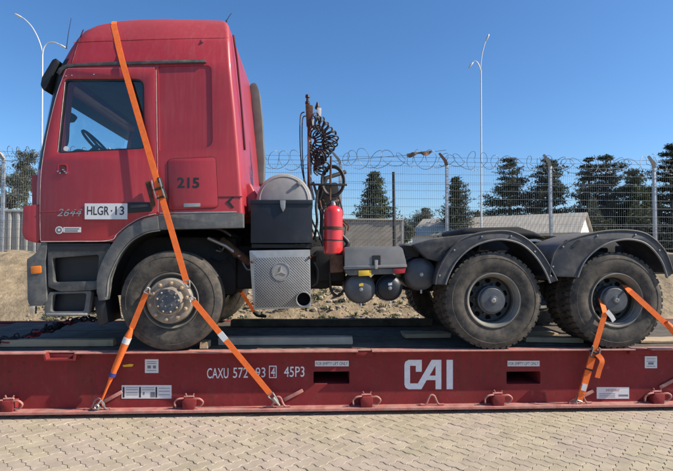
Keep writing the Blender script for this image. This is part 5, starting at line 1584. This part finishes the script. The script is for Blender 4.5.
def board_shed():
    Y = 9.5
    P = Q([(338, 219.5), (402, 219), (402.5, 252), (338, 253)], Y)
    root = empty('boarded_hut', ((P[0][0] + P[1][0])/2, Y, gz(0, Y)), 'low brown grey hut clad in diagonal boards behind the fire extinguisher', 'hut')
    x0, x1, zt = P[0][0] - .4, P[1][0], P[0][1]
    z0 = 1.6
    bm = bmesh.new(); box(bm, x0, x1, Y + .03, Y + 2.0, z0, zt - .02); finish(bm, 'wall', m_board, root)
    # diagonal boards clipped to the wall rectangle
    wdt = .16; s = math.tan(R(38))
    H = zt - z0; k = -int((H/s)/wdt) - 2
    xs = x0 - H/s
    rgb = random.Random(1)
    while xs < x1:
        quad = [Vector((xs, z0)), Vector((xs + wdt, z0)), Vector((xs + wdt + H/s, zt)), Vector((xs + H/s, zt))]
        # Sutherland-Hodgman against x0 and x1
        for lim, sg in ((x0, 1), (x1, -1)):
            out = []
            for i in range(len(quad)):
                A, B = quad[i-1], quad[i]; ia = (A.x - lim)*sg >= 0; ib = (B.x - lim)*sg >= 0
                if ia != ib: out.append(A + (B - A)*((lim - A.x)/(B.x - A.x)))
                if ib: out.append(B)
            quad = out
            if len(quad) < 3: break
        if len(quad) >= 3:
            bm = bmesh.new(); d = rgb.choice((0, .012, .02)); plate(bm, [tuple(q) for q in quad], Y - .005 - d, Y + .025)
            finish(bm, 'board', m_board, root)
        xs += wdt + .012
    bm = bmesh.new(); box(bm, x0 - .05, x1 + .05, Y - .06, Y + 2.1, zt - .015, zt + .03); finish(bm, 'roof', m_conc, root, bevel=.01)
    bm = bmesh.new(); box(bm, x1 - .02, x1 + .05, Y - .03, Y + .06, z0, zt - .016); finish(bm, 'corner_post', m_conc, root)
board_shed()

def pale_wall():
    Y = 11
    a, b = S(-40, 230, Y), S(60, 230, Y)
    zt = S(15, 211, Y).z
    root = empty('panel_wall', ((a.x + b.x)/2, Y, gz(0, Y)), 'pale concrete panel wall behind the fence ahead of the truck', 'wall')
    n = 12
    for i in range(n):
        x0 = a.x + (b.x - a.x)*i/n; x1 = a.x + (b.x - a.x)*(i+1)/n
        bm = bmesh.new(); box(bm, x0 + .006, x1 - .006, Y, Y + .1, 1.55, zt - .03); finish(bm, 'panel', m_conc, root, bevel=.008)
        bm = bmesh.new(); box(bm, x0 - .05, x0 + .05, Y - .07, Y - .002, 1.55, zt); finish(bm, 'pilaster', m_conc, root, bevel=.008)
    bm = bmesh.new(); box(bm, a.x, b.x, Y - .09, Y + .14, zt - .028, zt + .05); finish(bm, 'coping', m_conc, root, bevel=.01)
pale_wall()

# ------------------------------------------------------------------ trees
def card(bm, c, size, rg, flat=.5):
    n = Vector((rg.gauss(0, 1), rg.gauss(0, 1), rg.gauss(0, 1) + flat)).normalized()
    u, w = frame_of(n)
    a = rg.uniform(0, 6.28); u, w = u*math.cos(a) + w*math.sin(a), w*math.cos(a) - u*math.sin(a)
    s = size*rg.uniform(.6, 1.4)
    vs = [bm.verts.new(c + u*s*p + w*s*q) for p, q in ((-1, -.08), (-.1, -.26), (1.15, 0), (-.1, .26))]
    bm.faces.new(vs)

def conifer(px, top, wpx, Y, seed, label, mat=m_pine, dens=1.0, lean=0.0, low=.10, shape=.8):
    rg = random.Random(seed)
    t = S(px, top, Y); g = gz(t.x, Y) - .2
    H = t.z - g; Rm = (S(px + wpx/2, top, Y).x - t.x)*1.22
    base = Vector((t.x - lean, Y, g))
    root = empty('pine_tree', base, label, 'tree', 'pines beyond the fence')
    top_ = Vector((t.x, Y, t.z))
    bm = bmesh.new()
    spine = [base.lerp(top_, k/6) + Vector((rg.gauss(0, .05), rg.gauss(0, .05), 0))*(0 < k < 6) for k in range(7)]
    tube(bm, spine, [.20*H/9*(1 - k/6.6) + .012 for k in range(7)], 7)
    cr = bmesh.new()
    z = low
    def axis(f):
        k = min(5.999, f*6); i = int(k); return spine[i].lerp(spine[i+1], k - i)
    while z < .985:
        rad = Rm*((1 - z)**shape)*(0.75 + .25*min(1, z/.25))
        nb = rg.randint(5, 7) if z < .8 else rg.randint(4, 5)
        a0 = rg.uniform(0, 6.28)
        for b in range(nb):
            if rg.random() < .10: continue
            a = a0 + b*6.283/nb + rg.gauss(0, .25)
            L = max(.15, rad*(rg.uniform(.45, 1.0) if rg.random() < .75 else rg.uniform(1.0, 1.3)))
            o = axis(z + rg.uniform(-.012, .012))
            d = Vector((math.cos(a), math.sin(a), 0))
            rise = rg.uniform(-.05, .22)
            tip = o + d*L + Vector((0, 0, L*rise))
            mid = o + d*L*.5 + Vector((0, 0, -L*.06))
            tube(bm, [o, mid, tip], [.035*L/2 + .01, .02*L/2 + .008, .006], 4, cap=False)
            nc = max(3, int(L/.26))
            for c in range(nc):
                f = .22 + .80*(c + rg.random())/nc
                p = o.lerp(mid, f*2) if f < .5 else mid.lerp(tip, min(1.05, f*2 - 1))
                sp = (.12 + .27*L*.35*(1 - abs(f - .6)))*1.15
                for q in range(int(32*dens)):
                    card(cr, p + Vector((rg.gauss(0, sp), rg.gauss(0, sp), rg.gauss(0, sp*.42) + sp*.25)), .14, rg, .7)
        z += rg.uniform(.038, .075)*(1 if z > .25 else 1.2)
    for q in range(40): card(cr, top_ + Vector((rg.gauss(0, .08), rg.gauss(0, .08), -abs(rg.gauss(0, .3)))), .12, rg, 0)
    finish(bm, 'trunk', m_bark, root, ang=60)
    me = bpy.data.meshes.new('crown'); cr.to_mesh(me); cr.free()
    link('crown', me, mat, root)

conifer(374, 174, 44, 30, 21, 'short dense pine directly above the boarded hut', m_pine2, 1.2, shape=.68)
conifer(456, 178, 44, 33, 22, 'sparse pine with open boughs behind the shed roof left end', m_pine, .9, shape=.7)
conifer(509.5, 158, 46, 36, 23, 'tall narrow pine right beside the slender street lamp', m_pine, 1.15, shape=.45)
conifer(547, 158, 54, 35, 24, 'broad pine with ragged side boughs above the shed roof', m_pine, 1.15, shape=.48)
conifer(589, 158, 40, 37, 25, 'slim pine rising over the white gable of the shed', m_pine, 1.1, shape=.6)
conifer(606, 154, 60, 34, 26, 'large dark pine right of the white shed gable', m_pine, 1.3, shape=.55, low=.05)
conifer(633, 168, 46, 32, 27, 'rounded pine between the large dark pine and last fence post', m_pine2, 1.2, shape=.58, low=.05)
conifer(672, 144, 54, 33, 28, 'tallest pine partly hidden behind the last fence post', m_pine, 1.3, shape=.55, low=.05)
conifer(650, 186, 26, 36, 32, 'low young pine filling the gap left of the tallest pine', m_pine, 1.1, shape=.6, low=.05)
conifer(425.5, 209, 14, 46, 29, 'tiny distant pine left of the long shed', m_pine, .9, shape=.8)
conifer(479, 213, 16, 52, 31, 'small distant pine behind the ridge of long shed', m_pine, .9)

def gum(px, py, wpx, hpx, Y, seed, label):
    rg = random.Random(seed)
    c = S(px, py, Y); g = gz(c.x, Y) - .2
    rx = wpx/2*(Y + 5.33)/F0; rz = hpx/2*(Y + 5.33)/F0
    root = empty('gum_tree', (c.x, Y, g), label, 'tree', 'gum trees ahead of the truck')
    bm = bmesh.new()
    hub = Vector((c.x, Y, max(g + .3, c.z - rz*.9)))
    tube(bm, [(c.x + .1, Y, g), (c.x, Y, (g + hub.z)/2), tuple(hub)], [.17, .13, .10], 7)
    cr = bmesh.new()
    for k in range(17):
        th = rg.uniform(0, 6.28); u = rg.uniform(-.8, 1); r = rg.uniform(.35, 1)
        e = c + Vector((math.cos(th)*rx*r*math.sqrt(1 - u*u*.7), math.sin(th)*rx*r*.8, u*rz*.95))
        tube(bm, [hub, hub.lerp(e, .5) + Vector((rg.gauss(0, .15), rg.gauss(0, .15), .1)), e], [.06, .035, .01], 5, cap=False)
        sp = rx*.22
        for q in range(230):
            card(cr, e + Vector((rg.gauss(0, sp), rg.gauss(0, sp), rg.gauss(0, sp*.75))), .10, rg, .2)
    finish(bm, 'trunk', m_bark, root, ang=60)
    me = bpy.data.meshes.new('crown'); cr.to_mesh(me); cr.free(); link('crown', me, m_euc, root)
gum(10, 193, 34, 34, 27, 41, 'low rounded grey green gum tree behind the pale panel wall')
gum(27, 172, 26, 40, 31, 42, 'taller loose gum tree close against the truck windscreen')
gum(-14, 185, 36, 46, 29, 43, 'leafy gum tree farthest ahead of the truck cab')
gum(420, 224, 30, 20, 40, 44, 'dark round shrubby tree left of the long shed')
gum(404, 231, 18, 24, 20, 45, 'brown dry bush between boarded hut and long shed')

# dense low growth behind the fence at the rear
def thicket():
    rg = random.Random(77); bm = bmesh.new()
    for k in range(16000):
        px = rg.uniform(588, 720); Y = rg.uniform(29, 33)
        hmax = 214 - 12*math.sin(px*.13) - 6*math.sin(px*.31)
        py = 250 - (250 - hmax)*rg.random()**.8
        card(bm, S(px, py, Y), .16, rg, .2)
    me = bpy.data.meshes.new('thicket'); bm.to_mesh(me); bm.free()
    o = link('thicket', me, m_pine); tag(o, 'dense dark undergrowth below the pines behind the rear fence', 'undergrowth', kind='stuff')
    bm = bmesh.new(); rg = random.Random(78)
    for k in range(9000):
        x = rg.uniform(-60, 70); Y = rg.uniform(58, 66)
        h = 1.7 + (1.6 + .8*math.sin(x*.35) + .5*math.sin(x*.9))*rg.random()**.7
        card(bm, Vector((x, Y, h)), .30, rg, .2)
    me = bpy.data.meshes.new('far_woods'); bm.to_mesh(me); bm.free()
    o = link('far_woods', me, m_pine); tag(o, 'distant dark line of trees on the horizon', 'woods', kind='stuff')
thicket()
